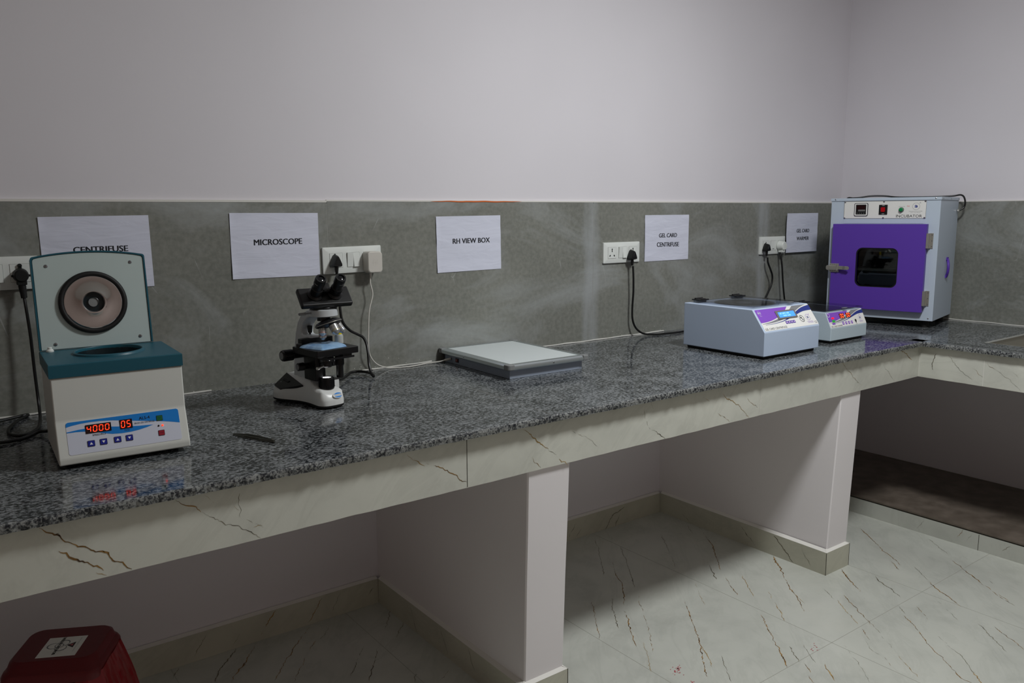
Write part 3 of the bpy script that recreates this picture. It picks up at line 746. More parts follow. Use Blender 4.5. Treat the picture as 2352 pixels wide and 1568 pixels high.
sign(-.392, 1.333, .285, .208, .004, [('GEL CARD', -.4437, -.3283, 1.334, 1.353, 0), ('WARMER', -.44, -.3285, 1.2925, 1.3116, 0)], 'white paper sign reading GEL CARD WARMER beside the incubator', y=-.0135)

# ------------------------------------------------------------------ wall sockets
def socket(cx, cz, rot, label, mods, w=.222, h=.091):
    s = empty('wall_socket', label, 'socket', (cx, 0, cz), group='white switch and socket plates'); s.rotation_euler = (0, rot, 0)
    b = MB(); o = rrect(-w/2, w/2, -h/2, h/2, .003, 2); i_ = rrect(-w/2+.022, w/2-.022, -h/2+.02, h/2-.02, .002, 2)
    n = len(o); L = [[(u, 0, v) for u, v in o], [(u, -.006, v) for u, v in o], [(u*.995, -.008, v*.99) for u, v in o], [(u, -.0125, v) for u, v in i_]]
    vs = [p for l in L for p in l]; fs = [(r*n+k, r*n+(k+1) % n, (r+1)*n+(k+1) % n, (r+1)*n+k) for r in range(3) for k in range(n)]
    fs += [tuple(3*n+k for k in range(n))]; b.add(vs, fs)
    b.build('face_plate', m_plate, s)
    for kind, mx in mods:
        hw, hh = (.0235, .0245)
        if kind == 'socket':
            b = MB().box(mx-hw-.0007, mx+hw+.0007, -.0129, -.0124, -hh-.0007, hh+.0007, 1)
            b.box(mx-hw, mx+hw, -.0136, -.0124, -hh, hh, 0, bev=.0004, seg=1)
            ym = -.01375
            q = lambda u, v, hgt: (mx+u, -hgt, v)
            b.poly(circ(0, .015, .0032, 12, .004), -ym, q, 2); b.poly(rrect(-.0018, .0018, .006, .016, .001, 2), -ym, q, 2); b.poly(circ(0, .0065, .0028, 12, .0036), -ym, q, 2)
            for sx in (-1, 1): b.poly([(sx*.0125+u*.85-sx*v*.5, -.0125+v*.9+sx*u*.3) for u, v in circ(0, 0, .0036, 12, .0046)], -ym, q, 2)
            b.build('socket_module', [m_plate, m_plate2, m_hole], s)
        elif kind == 'switch':
            MB().box(mx-hw-.0007, mx+hw+.0007, -.0129, -.0124, -hh-.0007, hh+.0007).build('switch_gap', m_plate2, s)
            for sx, on in ((-1, 0), (1, 1)):
                b = MB(); xa, xb = mx+(sx-1)*.0118-0+.0004, mx+(sx+1)*.0118-.0004; z0, z1 = (-.0185, -.0142) if on else (-.0142, -.0185)
                b.prism([(-hh, 0), (hh, 0), (hh, z1+.0124), (-hh, z0+.0124)], xa, xb, lambda u, v, hgt: (hgt, v-.0124, u), 0, bev=.0006, seg=1)
                b.build('rocker', m_plate, s)
        elif kind == 'flat':
            b = MB().box(mx-hw-.0007, mx+hw+.0007, -.0129, -.0124, -hh-.0007, hh+.0007, 1); b.box(mx-hw, mx+hw, -.0140, -.0124, -hh, hh, 0, bev=.0004, seg=1)
            b.box(mx-.008, mx+.006, -.0143, -.0139, -.019, -.0165, 2); b.build('switch_module', [m_plate, m_plate2, m_hole], s)
ST = [('socket', -.064), ('switch', 0), ('socket', .064)]
socket(-4.1075, 1.2925, 0, 'white wall socket plate left of the open centrifuge', ST)
socket(-3.043, 1.2905, -.012, 'white wall socket plate above the microscope holding the charger', ST)
socket(-1.739, 1.2715, 0, 'white wall socket plate below left of the GEL CARD CENTRIFUSE sign', ST)
socket(-.640, 1.2715, 0, 'white wall socket plate partly covered by the GEL CARD WARMER sign', [('socket', -.064), ('flat', 0), ('socket', .064)], w=.214)

# ------------------------------------------------------------------ plugs with their cords
def cord_thing(name, label, path, r, mat, base, plug=None, group='power cords', smooth=8):
    t = empty(name, label, 'power cord', base, group=group); B = Vector(base)
    MB().tube([Vector(p)-B for p in path], r, 10, 0, smooth).build('cable', mat, t)
    if plug: plug(t)
    return t
def tri_plug(mat, sc=1.0, depth=.038, strain=True):
    """three-pin plug seen from the front: a rounded triangle standing out from the socket, its earth tab up and its strain relief down"""
    def f(t):
        s = sc; b = MB(); a = [(-.0225*s, -.018*s), (-.019*s, -.0235*s), (.019*s, -.0235*s), (.0225*s, -.018*s), (.0215*s, -.010*s), (.0065*s, .0225*s), (0, .0255*s), (-.0065*s, .0225*s), (-.0215*s, -.010*s)]
        a = smooth2(a, 3)
        n = len(a); L = []
        for k, y in ((.94, 0), (1, -.004), (.97, -.014), (.83, -depth+.004), (.74, -depth)): L.append([(u*k, y, v*k-.0004) for u, v in a])
        vs = [p for l in L for p in l]; b.add(vs, [(r*n+k, r*n+(k+1) % n, (r+1)*n+(k+1) % n, (r+1)*n+k) for r in range(4) for k in range(n)]+[tuple(range(n)), tuple(4*n+k for k in range(n))])
        for k in (.5,):
            b.prism([(u*k, v*k) for u, v in a], -depth-.0008, -depth+.001, XZ, 0, bev=.0006, seg=1)
        b.cyl((0, -.001, .021*s), (0, -.008, .0275*s), .004*s, .003*s, 12)
        pg = b.build('plug', mat, t)
        if strain:
            b = MB(); y = -depth*.5
            b.cyl((0, y, -.022*s), (0, y, -.052*s), .0075*s, .0048*s, 16)
            for k in range(4): z = -.03*s-k*.006*s; b.cyl((0, y, z), (0, y, z-.0028*s), .0088*s-k*.0007*s, None, 16)
            b.build('strain_relief', mat, pg)
    return f
def round_plug(t):
    b = MB(); b.cyl((0, 0, 0), (0, -.03, 0), .0195, .0175, 32, bev=.003); b.box(-.0235, .0235, -.016, -.008, -.004, .002, 0, bev=.001); b.box(-.012, .012, -.026, -.003, -.026, -.01, 0, bev=.002)
    b.cyl((0, -.001, .0265), (0, -.006, .0265), .0055, None, 18, bev=.0008); b.box(-.0045, .0045, -.006, -.001, .014, .025, 0, bev=.001); pg = b.build('plug', m_black2, t)
    b = MB(); b.cyl((0, -.015, -.024), (.0018, -.016, -.062), .0095, .0075, 16)
    for k in range(7): z = -.03-k*.0045; b.cyl((.0004*k, -.015, z), (.0004*k, -.015, z-.002), .0102-k*.0004, None, 16)
    b.build('strain_relief', m_black2, pg)
K = ZC+.0054
cord_thing('power_cord', 'black cord with round plug hanging from the leftmost socket and looping on the worktop',
    [(-4.0415, -.0295, 1.227), (-4.04, -.038, 1.19), (-4.037, -.042, 1.12), (-4.036, -.045, 1.02), (-4.035, -.055, .94), (-4.038, -.09, K+.012), (-4.045, -.14, K), (-4.06, -.21, K), (-4.085, -.254, K), (-4.107, -.258, K), (-4.123, -.222, K), (-4.117, -.155, K), (-4.088, -.072, K), (-4.06, -.022, K), (-4.075, -.019, K), (-4.13, -.05, K), (-4.19, -.08, K), (-4.25, -.12, K)],
    .0042, m_cordb, (-4.0435, -.0138, 1.2865), round_plug)
cord_thing('power_cord', 'black cord leaving the back of the open centrifuge across the worktop', [(-4.038, -.31, K+.02), (-4.046, -.285, K+.008), (-4.06, -.262, K+.004), (-4.085, -.275, K), (-4.12, -.302, K), (-4.16, -.298, K), (-4.25, -.25, K), (-4.35, -.22, K)], .0042, m_cordb, (-4.05, -.27, K))
cord_thing('power_cord', 'black cord with triangular plug feeding the microscope and looping on the worktop',
    [(-3.1145, -.033, 1.238), (-3.114, -.037, 1.2), (-3.118, -.05, 1.14), (-3.115, -.06, 1.085), (-3.09, -.06, 1.052), (-3.06, -.06, 1.034), (-3.041, -.062, 1.022), (-3.033, -.07, 1.0), (-3.035, -.085, .968), (-3.04, -.10, .93), (-3.043, -.122, .902), (-3.045, -.142, K+.001), (-3.043, -.128, K+.006), (-3.042, -.085, K+.007), (-3.055, -.052, K+.006), (-3.085, -.05, K+.006), (-3.12, -.09, K+.006), (-3.165, -.145, K+.008), (-3.215, -.195, K+.02), (-3.26, -.212, K+.03)],
    .0047, m_cordb, (-3.1145, -.0138, 1.288), tri_plug(m_black, .86, .031))
cord_thing('power_cord', 'black cord with triangular plug feeding the gel card centrifuge',
    [(-1.694, -.034, 1.21), (-1.692, -.036, 1.16), (-1.689, -.034, 1.09), (-1.69, -.03, 1.02), (-1.686, -.03, .965), (-1.667, -.036, .925), (-1.632, -.048, .901), (-1.585, -.064, K), (-1.53, -.08, K), (-1.46, -.09, K), (-1.40, -.09, K), (-1.37, -.15, K), (-1.38, -.26, K+.002), (-1.42, -.345, K+.016), (-1.425, -.358, K+.02)],
    .0046, m_cordb, (-1.694, -.0138, 1.258), tri_plug(m_black, .88, .031))
cord_thing('power_cord', 'black cord with triangular plug curving down behind the gel card centrifuge',
    [(-.7165, -.035, 1.212), (-.715, -.038, 1.185), (-.695, -.04, 1.15), (-.676, -.04, 1.113), (-.684, -.042, 1.07), (-.715, -.045, 1.03), (-.75, -.05, .99), (-.775, -.06, .95), (-.80, -.08, .915), (-.85, -.11, K), (-.95, -.2, K), (-1.05, -.3, K), (-1.07, -.37, K+.01), (-1.07, -.402, K+.02)],
    .0048, m_cordb, (-.7165, -.0138, 1.262), tri_plug(m_black, .82, .030))
def white_plug(t):
    b = MB(); b.cyl((0, 0, 0), (0, -.034, 0), .0255, .0225, 36, bev=.003); b.box(-.011, .011, -.03, -.002, -.034, -.012, 0, bev=.003)
    b.box(-.012, -.006, -.036, -.028, -.02, .02, 0, bev=.002); b.build('plug', m_plate, t)
cord_thing('power_cord', 'white round plug with a black cord hanging straight down beside the black plug',
    [(-.5925, -.018, 1.236), (-.596, -.03, 1.215), (-.595, -.04, 1.16), (-.588, -.043, 1.09), (-.578, -.046, 1.02), (-.566, -.05, .96), (-.555, -.06, .92), (-.55, -.08, K+.004), (-.54, -.13, K), (-.5, -.17, K), (-.44, -.19, K)],
    .0044, m_cordb, (-.591, -.0145, 1.268), white_plug)
# phone-type charger with its white lead to the light box
t = empty('charger', 'white charger block in the socket above the microscope', 'charger', (-2.9795, -.0138, 1.2815))
b = MB(); a = rrect(-.0285, .0285, -.0385, .0365, .012, 6); n = len(a); L = []
for k, y in ((.96, 0), (1, -.003), (1, -.034), (.97, -.039), (.9, -.041)): L.append([(u*k, y, v*k) for u, v in a])
b.add([p for l in L for p in l], [(r*n+k, r*n+(k+1) % n, (r+1)*n+(k+1) % n, (r+1)*n+k) for r in range(4) for k in range(n)]+[tuple(range(n)), tuple(4*n+k for k in range(n))])
b.build('body', m_adapt, t)
b = MB()
fq = lambda u, v, h: (u, -.0411, v)
for x0, x1, z0, z1 in ((-.009, -.0085, -.012, .006), (.002, .0025, -.012, .006), (-.014, .006, -.003, -.0025), (-.006, -.0055, 0, .012), (.008, .0085, -.008, .01)): b.add([fq(x0, z0, 0), fq(x1, z0, 0), fq(x1, z1, 0), fq(x0, z1, 0)], [(0, 1, 2, 3)], 0)
b.build('marking', m_mark, t)
MB().box(.0205, .0225, -.0405, -.036, -.029, -.0225).build('port', m_hole, t)
t = cord_thing('charging_cable', 'thin white cable running from the charger to the light box', [(-2.985, -.026, 1.2335), (-2.988, -.028, 1.205), (-2.982, -.03, 1.165), (-2.997, -.03, 1.11), (-3.003, -.03, 1.04), (-3.005, -.03, .975), (-2.995, -.028, .94), (-2.97, -.026, .912), (-2.935, -.026, .897), (-2.9, -.03, .8925), (-2.85, -.042, .8922), (-2.8, -.036, .8925), (-2.765, -.03, .894), (-2.735, -.036, .8945), (-2.715, -.045, .897), (-2.70, -.056, .902), (-2.688, -.066, .9055)], .0023, m_cordw, (-2.985, -.026, 1.2335))
b = MB(); b.cyl((0, 0, .007), (0, -.001, -.008), .0042, .003, 12); b.build('cable_end', m_cordw, t)
b = MB(); B = Vector((-2.985, -.026, 1.2335)); b.cyl(Vector((-2.703, -.0535, .9012))-B, Vector((-2.684, -.0675, .9065))-B, .004, .0045, 12); b.build('barrel_plug', m_cordw, t)

# ------------------------------------------------------------------ bench centrifuge with the lid up
cf = empty('centrifuge', 'cream and teal bench centrifuge with its lid open, red digits lit', 'centrifuge', (-4.0658, -.6357, .9), -.0458)
w, yt, h1, h2, d = .2762, .0354, .1918, .2212, .265
b = MB().prism([(.0, .0), (.0, .0145), (.0289, .0942), (yt, h1), (d, h1), (d, 0)], 0, w, YZX, 0, bev=.0035, seg=3, ang=8)
b.build('body', m_ivory, cf, 40)
for fx_, fy_ in ((.03, .05), (w-.03, .05), (.03, d-.04), (w-.03, d-.04)): MB().cyl((fx_, fy_, -.0105), (fx_, fy_, .001), .012, .011, 20).build('foot', m_black2, cf)
# teal top with a round opening
b = MB(); cx, cy, R = .139, .166, .072; N = 48
def sq(a, x0, x1, y0, y1):
    c, s = math.cos(a), math.sin(a); t = 1e9
    if c > 1e-9: t = min(t, (x1-cx)/c)
    if c < -1e-9: t = min(t, (x0-cx)/c)
    if s > 1e-9: t = min(t, (y1-cy)/s)
    if s < -1e-9: t = min(t, (y0-cy)/s)
    return (cx+c*t, cy+s*t)
x0, x1, y0, y1 = -.002, w+.002, yt-.003, d+.002
angs = sorted(set([2*PI*k/N for k in range(N)]+[math.atan2(b_-cy, a_-cx) % (2*PI) for a_ in (x0, x1) for b_ in (y0, y1)])); n = len(angs)
sq_ = [sq(a, x0, x1, y0, y1) for a in angs]; ins = [(cx+(u-cx)*.985, cy+(v-cy)*.985) for u, v in sq_]
loops = [[(u, v, h1) for u, v in sq_], [(u, v, h2-.003) for u, v in sq_], [(cx+(u-cx)*.993, cy+(v-cy)*.993, h2-.0008) for u, v in sq_], [(u, v, h2) for u, v in ins], [(cx+(R+.008)*math.cos(a), cy+(R+.008)*math.sin(a), h2) for a in angs], [(cx+(R+.006)*math.cos(a), cy+(R+.006)*math.sin(a), h2+.004) for a in angs], [(cx+(R+.002)*math.cos(a), cy+(R+.002)*math.sin(a), h2+.0055) for a in angs], [(cx+R*math.cos(a), cy+R*math.sin(a), h2+.003) for a in angs], [(cx+R*math.cos(a), cy+R*math.sin(a), h1-.0) for a in angs]]
ringm(b, loops); b.build('top_cover', m_teal, cf, 40)
T = Matrix.Translation((cx, cy, 0)); b = MB().lathe([(R, h2-.001), (R-.004, h2-.03), (.01, h2-.0305)], 40, 0, T, cap0=False); b.build('rotor_chamber', m_tealb, cf)
# lid: local u across, v up along the lean, w out of the inner face
la = .1561
def lid(u, v, q): return (u, d+.001+v*math.sin(la)-q*math.cos(la), h2+.001+v*math.cos(la)+q*math.sin(la))
wt_ = .2566
def lidout(e):
    o = [(0+e, 0+e*.2), (wt_-e, 0+e*.2), (wt_-e, .2196-e)]
    for k in range(4): a = PI/2*k/3; o.append((wt_-e-.006+.006*math.cos(a)*1, .2216-e+.007*math.sin(a)))
    for k in range(1, 14): t = k/14; o.append((wt_-.006-(wt_-.012)*t, .2286+.0118*(1-(2*t-1)**2)-e))
    for k in range(4): a = PI/2+PI/2*k/3; o.append((e+.006+.006*math.cos(a), .2216-e+.007*math.sin(a)))
    return o
b = MB().prism(lidout(0), -.024, .0, lid, 0, bev=.002, seg=2)
lo = lidout(0); li = lidout(.0035); n = len(lo)
ringm(b, [[lid(u, v, -.001) for u, v in lo], [lid(u, v, .004) for u, v in lo], [lid(u, v, .004) for u, v in li], [lid(u, v, -.001) for u, v in li]])
lidp = b.build('lid', m_teal, cf)
MB().prism(lidout(.0045), .0002, .0016, lid, 0, bev=.0004, seg=1).build('inner_panel', m_lidin, lidp)
LT = frame_to(lid(.1276, .1108, .0016), Vector(lid(0, 0, 1))-Vector(lid(0, 0, 0)))
MB().torus(.0712, .0068, 56, 12, 0, LT @ Matrix.Translation((0, 0, .003))).build('rubber_seal', m_black2, lidp)
MB().lathe([(.0655, .0), (.0655, .0075), (.064, .0085), (.05, .0082), (.036, .0105), (.029, .0135), (.0255, .0135), (.0235, .011), (.023, .002)], 56, 0, LT, cap0=False, cap1=False).build('steel_dish', m_steel, lidp)
MB().lathe([(.0232, .0015), (.018, .0018), (.0125, .0022), (.0125, .006), (.0115, .0065)], 32, 0, LT, cap0=False, cap1=False).build('hub_ring', m_tealb, lidp)
MB().lathe([(.0114, .004), (.0001, .0042)], 28, 0, LT, cap0=False).build('hub_window', m_capg, lidp)
for u, v in ((.0325, .2052), (.2217, .2084), (.0355, .0131), (.2277, .0172)):
    X = frame_to(lid(u, v, .0016), Vector(lid(0, 0, 1))-Vector(lid(0, 0, 0)))
    b = MB().lathe([(.0042, 0), (.0042, .0008), (.003, .002), (.001, .0024)], 16, 0, X); b.box(-.0018, .0018, -.0004, .0004, .0021, .0026, 1, X); b.box(-.0004, .0004, -.0018, .0018, .0021, .0026, 1, X); b.build('screw', [m_screw, m_hole], lidp)
MB().lathe([(.0085, 0), (.0085, .003), (.006, .0065), (.0048, .0065), (.0048, .0105), (.004, .0115)], 20, 0, Matrix.Translation((.0205, .247, h2))).build('latch_button', m_plate, cf)
# control panel on the sloping front
ey_ = Vector((0, .0289, .0797))/.0848; en_ = Vector((0, -.0797, .0289))/.0848
def cp(u, v, q): return (u, 0+ey_.y*v+en_.y*q, .0145+ey_.z*v+en_.z*q)
PA = rrect(.0211, .2584, .0068, .0806, .005, 4)
pn = MB().prism(PA, 0, .0006, cp, 0).build('control_panel', m_decal, cf)
def flat(name, mat, polys, q, parent, fn): 
    b = MB()
    for p_ in polys: b.prism(p_, q-.0002, q, fn, 0)
    return b.build(name, mat, parent)
top = [(.0211, .0698), (.032, .0722), (.05, .0745), (.07, .0755), (.09, .0752), (.115, .0729), (.14, .069), (.165, .0645), (.19, .0605), (.215, .0563), (.235, .0522), (.2584, .0466), (.2584, .0756), (.257, .079), (.2534, .0806), (.026, .0806), (.0225, .079), (.0211, .0756)]
low = [(.0213, .0572), (.04, .0572), (.062, .0555), (.08, .051), (.095, .0462), (.112, .0420), (.131, .0404), (.15, .0408), (.168, .0428), (.185, .0462), (.2, .0504), (.185, .0513), (.168, .0522), (.15, .0538), (.131, .0562), (.113, .0588), (.09, .0612), (.068, .0624), (.045, .0618), (.0213, .0592)]
flat('blue_band', m_bluep, [top, low], .0009, pn, cp)
for u0, u1, v0, v1, tx in ((.0588, .1115, .0499, .0697, '4000'), (.1293, .156, .0496, .0711, '05')):
    ds = MB().prism(rrect(u0, u1, v0, v1, .0012, 2), .0006, .0016, cp, 0).build('display_window', m_win, pn)
    b = MB(); k = len(tx); pit = (u1-u0-.003)/k
    for i, ch in enumerate(tx): seg7(b, ch, u0+.0028+pit*i, v0+.0035, pit-.0052, v1-v0-.007, .0018, cp, 0, .0016, 1, .1)
    b.build('digits', [m_red, m_redo], pn)
for u, v, dn in ((.0671, .0271, 0), (.0922, .0273, 1), (.1212, .0276, 0), (.1459, .0277, 1)):
    b = MB().prism(rrect(u-.0075, u+.0075, v-.0068, v+.0068, .0014, 3), .0005, .0016, cp, 0); b.prism(rrect(u-.0066, u+.0066, v-.0059, v+.0059, .001, 3), .0016, .002, cp, 1)
    s_ = -1 if dn else 1; b.poly([(u-.0033, v-.0026*s_), (u+.0033, v-.0026*s_), (u, v+.003*s_)], .0022, cp, 2); b.build('push_button', [m_btnr, m_btn, m_white], pn)
for u, v, mt, tx in ((.2151, .0635, m_grn, 'START'), (.2154, .0284, m_redb, 'STOP')):
    b = MB().prism(rrect(u-.0068, u+.0068, v-.0064, v+.0064, .0012, 3), .0005, .0016, cp, 0); b.prism(rrect(u-.006, u+.006, v-.0056, v+.0056, .001, 3), .0016, .002, cp, 1); text(b, tx, u-.0038, u+.0038, v-.001, v+.0012, .0021, cp, 0); b.build('push_button', [m_btnr, mt], pn)
for u, v, mt in ((.2111, .0457, m_black), (.2197, .0456, m_red)): MB().lathe([(.0022, 0), (.002, .001), (.001, .0018), (.0002, .002)], 14, 0, frame_to(cp(u, v, .0006), en_)).build('indicator_light', mt, pn)
for tx, u0, u1, v0, v1, bo in (('ALS-4', .171, .194, .0655, .0725, .03), ('BRUSH LESS CENTRIFUGE', .1605, .2035, .0568, .0606, .0), ('SPEED/RCF', .0715, .0995, .0432, .0472, .0), ('TIME', .1372, .1488, .0440, .0478, .0)): word(pn, m_ink, tx, u0, u1, v0, v1, .0011, cp, bo)

# ------------------------------------------------------------------ forceps lying on the worktop
p0, p1 = Vector((-3.664, -.570, ZC)), Vector((-3.607, -.707, ZC)); ax = (p1-p0)
fc = empty('forceps', 'dull steel forceps with ribbed grips lying on the worktop beside the centrifuge', 'forceps', p0, math.atan2(ax.y, ax.x)); Lf = ax.length
for sgn in (-1, 1):
    b = MB(); rows = []
    for k in range(31):
        t = k/30; x = Lf*t; off = sgn*(.0012+.0055*math.sin(PI*min(1, t*1.02))**.8*(1 if t < .9 else 1)); hw = .0016+.0018*min(1, t*3) if t < .93 else .0036
        rows.append([(x, off-sgn*.0006, .0007), (x, off+sgn*.0006, .0007), (x, off+sgn*.0006, .0007+hw*2), (x, off-sgn*.0006, .0007+hw*2)])
    vs = [p for r in rows for p in r]; b.add(vs, [(i*4+q, i*4+(q+1) % 4, (i+1)*4+(q+1) % 4, (i+1)*4+q) for i in range(30) for q in range(4)]+[(3, 2, 1, 0), (120, 121, 122, 123)])
    for k in range(16):
        x = Lf*(.33+.022*k); t = x/Lf; off = sgn*(.0012+.0055*math.sin(PI*min(1, t*1.02))**.8); b.box(x, x+.0011, off+min(0, sgn*.0013), off+max(0, sgn*.0013), .001, .0082)
    b.build('arm', m_tool, fc)
b = MB(); b.box(Lf*.93, Lf, -.0028, .0028, .0005, .0078, bev=.001); b.build('hinge_end', m_tool, fc)
MB().lathe([(.0008, 0), (.0012, .0008), (.0004, .0016)], 8, 0, Matrix.Translation((Lf+.004, .003, 0))).build('chip', m_white, fc) if False else None

# ------------------------------------------------------------------ microscope (local origin on the optical axis)
MC = Vector((-3.342, -.427, ZC)); mi = empty('microscope', 'white and black binocular microscope with its lamp lit', 'microscope', MC, .132)
half = [(.004, -.043), (.022, -.041), (.035, -.033), (.041, -.018), (.040, .005), (.0385, .03), (.040, .06), (.046, .09), (.057, .118), (.068, .142), (.0735, .165), (.072, .188), (.062, .2), (.035, .204), (.006, .205)]
OUT = smooth2(half+[(-x, y) for x, y in half[::-1]], 3)
CEN = Vector((0, .085))
def hgt(x, y):
    """height of the white base at a plan position"""
    ridge = .078 if y > .06 else .056+.022*max(0, min(1, (y-.0)/.06))
    fall = max(0, min(1, (abs(x)-.021)/.05)) if y > .05 else max(0, (abs(x)-.03)/.03)
    z = ridge-.043*min(1, fall)**1.0
    if y < -.01: z = min(z, .056-.020*min(1, (-.01-y)/.03)**1.6)
    return z
b = MB(); loops = []
for s_, mode in ((.985, 'a'), (1, 'b'), (1, 'c'), (.985, 'd'), (.95, 'h'), (.86, 'h'), (.72, 'h'), (.55, 'h'), (.38, 'h'), (.2, 'h')):
    L = []
    for x, y in OUT:
        q = CEN+(Vector((x, y))-CEN)*s_
        z = {'a': .009, 'b': .0105, 'c': .024, 'd': .029}.get(mode)
        if z is None:
            zz = hgt(q.x, q.y); z = max(.03, min(zz, .029+(1-s_)*.42+(.05 if s_ < .6 else 0)))
        L.append((q.x, q.y, z))
    loops.append(L)
ringm(b, loops); n = len(OUT); b.add(loops[-1], [tuple(range(n))]); b.add(loops[0], [tuple(range(n))[::-1]])
b.build('base', m_mwhite, mi, 50)
b = MB(); ringm(b, [[(CEN.x+(x-CEN.x)*k, CEN.y+(y-CEN.y)*k, z) for x, y in OUT] for k, z in ((.93, .003), (.985, .004), (1.004, .0065), (1.004, .0105), (.98, .0108))]); b.add([(CEN.x+(x-CEN.x)*.93, CEN.y+(y-CEN.y)*.93, .003) for x, y in OUT], [tuple(range(n))[::-1]]); b.build('base_rubber', m_black2, mi)
for fx_, fy_ in ((.025, -.02), (-.025, -.02), (.055, .17), (-.055, .17)): MB().cyl((fx_, fy_, 0), (fx_, fy_, .005), .009, None, 16).build('foot', m_black2, mi)
def patch(c4, N, lift):
    b = MB(); g = []
    for i in range(N+1):
        r = []
        for j in range(N+1):
            u, v = i/N, j/N; p = [(1-u)*(1-v)*c4[0][k]+u*(1-v)*c4[1][k]+u*v*c4[2][k]+(1-u)*v*c4[3][k] for k in (0, 1, 2)]; r.append(tuple(p))
        g.append(r)
    for i in range(N):
        for j in range(N): b.add([g[i][j], g[i+1][j], g[i+1][j+1], g[i][j+1]], [(0, 1, 2, 3)])
    return b
# black side panels on the sloping shoulders
for sx in (-1, 1):
    b = MB()
    q = [(sx*.0665, .188, .045), (sx*.024, .186, .077), (sx*.0395, .066, .058), (sx*.0685, .15, .038)]
    nrm = Vector((sx*.55, -.25, .8)).normalized()
    lowp = [Vector(p)-nrm*.012 for p in q]; hip = [Vector(p)+nrm*.003 for p in q]
    b.add(lowp+hip, [(0, 1, 2, 3), (4, 5, 6, 7), (0, 1, 5, 4), (1, 2, 6, 5), (2, 3, 7, 6), (3, 0, 4, 7)])
    sp = b.build('side_panel', m_mblk2, mi)
    if sx < 0:
        f4 = lambda u, v, h: tuple(hip[0]*(1-u)*(1-v)+hip[1]*u*(1-v)+hip[2]*u*v+hip[3]*(1-u)*v+nrm*h)
        b = MB(); b.poly([(.33, .2), (.40, .2), (.46, .62)], .0004, f4, 0); b.poly(circ(.24, .22, .035, 12), .0004, f4, 0); b.build('dimmer_mark', m_capg, sp)
        MB().prism([(.52, .22), (.66, .22), (.72, .55), (.58, .55)], .0002, .0025, f4).build('dimmer_wheel', m_black2, sp)
# arm
arm = [(.155, .05), (.148, .11), (.141, .16), (.131, .205), (.116, .24), (.095, .264), (.06, .281), (.02, .288), (-.03, .288), (-.036, .284), (-.036, .270), (-.02, .266), (.03, .264), (.06, .256), (.082, .24), (.093, .222), (.094, .209), (.085, .2055), (.045, .2055), (.04, .2), (.046, .186), (.072, .178), (.078, .05)]
b = MB().prism(arm, -.021, .021, YZX, 0, bev=.005, seg=3, ang=20); b.build('arm', m_mgrey, mi, 45)
b = MB().lathe([(.036, .2665), (.0405, .269), (.0405, .2865), (.037, .2885)], 40); b.build('head_mount', m_mgrey, mi)
b = MB(); b.cyl((-.038, 0, .2785), (-.058, 0, .2785), .0022, None, 10); b.box(-.08, -.056, -.004, .004, .2745, .2825, bev=.003); b.build('lock_lever', m_capg, mi)
b = MB(); b.cyl((0, .08, .2055), (0, .08, .211), .003, None, 12); b.cyl((0, .08, .210), (0, .08, .232), .0062, .0078, 16, bev=.0015); b.build('stage_stop', m_mblk, mi)
# binocular head
HZ = Matrix.Rotation(-.18, 4, 'Z'); hn = Vector((0, -.72, .694)); hv = Vector((0, .694, .72)); ho = Vector((0, -.0186, .329))
HF = HZ @ Matrix(((1, hv.x, hn.x, ho.x), (0, hv.y, hn.y, ho.y), (0, hv.z, hn.z, ho.z), (0, 0, 0, 1)))     # x across, y up the sloping face, z out of it
b = MB(); b.lathe([(.033, .2885), (.034, .293), (.03, .30)], 36)
low_ = rrect(-.036, .034, -.030, .034, .014, 4); ub = rrect(-.056, .056, -.029, .027, .008, 4); ua = rrect(-.058, .060, -.031, .029, .008, 4)
ringm(b, [[HZ @ Vector((x, y, .2892)) for x, y in low_], [HZ @ Vector((x*1.04, y*1.02, .293)) for x, y in low_], [HF @ Vector((x, v, -.016)) for x, v in ub], [HF @ Vector((x, v, -.008)) for x, v in ua]])
b.box(-.076, .076, -.034, .031, -.018, .0, 0, HF, bev=.005, seg=3)
b.box(-.017, .017, .004, .036, -.005, .013, 0, HF, bev=.003); b.build('binocular_head', m_mblk, mi, 40)
MB().lathe([(.0085, 0), (.0085, .002), (.003, .003)], 18, 0, HF @ Matrix.Translation((0, .012, .013))).build('hinge_screw', m_mblk2, mi)
for sx in (-1, 1):
    X = HF @ Matrix.Translation((sx*.0292, .002, 0)); b = MB()
    b.lathe([(.0225, -.004), (.0225, .003), (.0185, .006), (.0165, .008), (.0165, .03), (.0145, .032), (.0145, .048), (.0158, .05), (.0158, .069), (.0146, .0735), (.0105, .0735), (.0098, .0705)], 36, 0, X, cap1=False)
    if sx > 0:
        for k in range(24): a = 2*PI*k/24; b.box(-.0006, .0006, -.0006, .0006, .018, .028, 0, X @ Matrix.Rotation(a, 4, 'Z') @ Matrix.Translation((.0166, 0, 0)))
    ep = b.build('eyepiece', m_mblk, mi)
    MB().lathe([(.0099, .0702), (.007, .0715), (.0035, .0722), (.0002, .0724)], 28, 0, X, cap0=False).build('eye_lens', m_lens, ep)
    b = MB()
    for k in range(9): a = math.radians(-105+k*7.2 if sx > 0 else 190+k*5); R1 = .0160; c_ = X @ Matrix.Rotation(a, 4, 'Z'); b.box(R1-.0003, R1+.00015, -.0006, .0006, .0555, .0582, 0, c_)
    b.build('engraving', m_capg, ep)
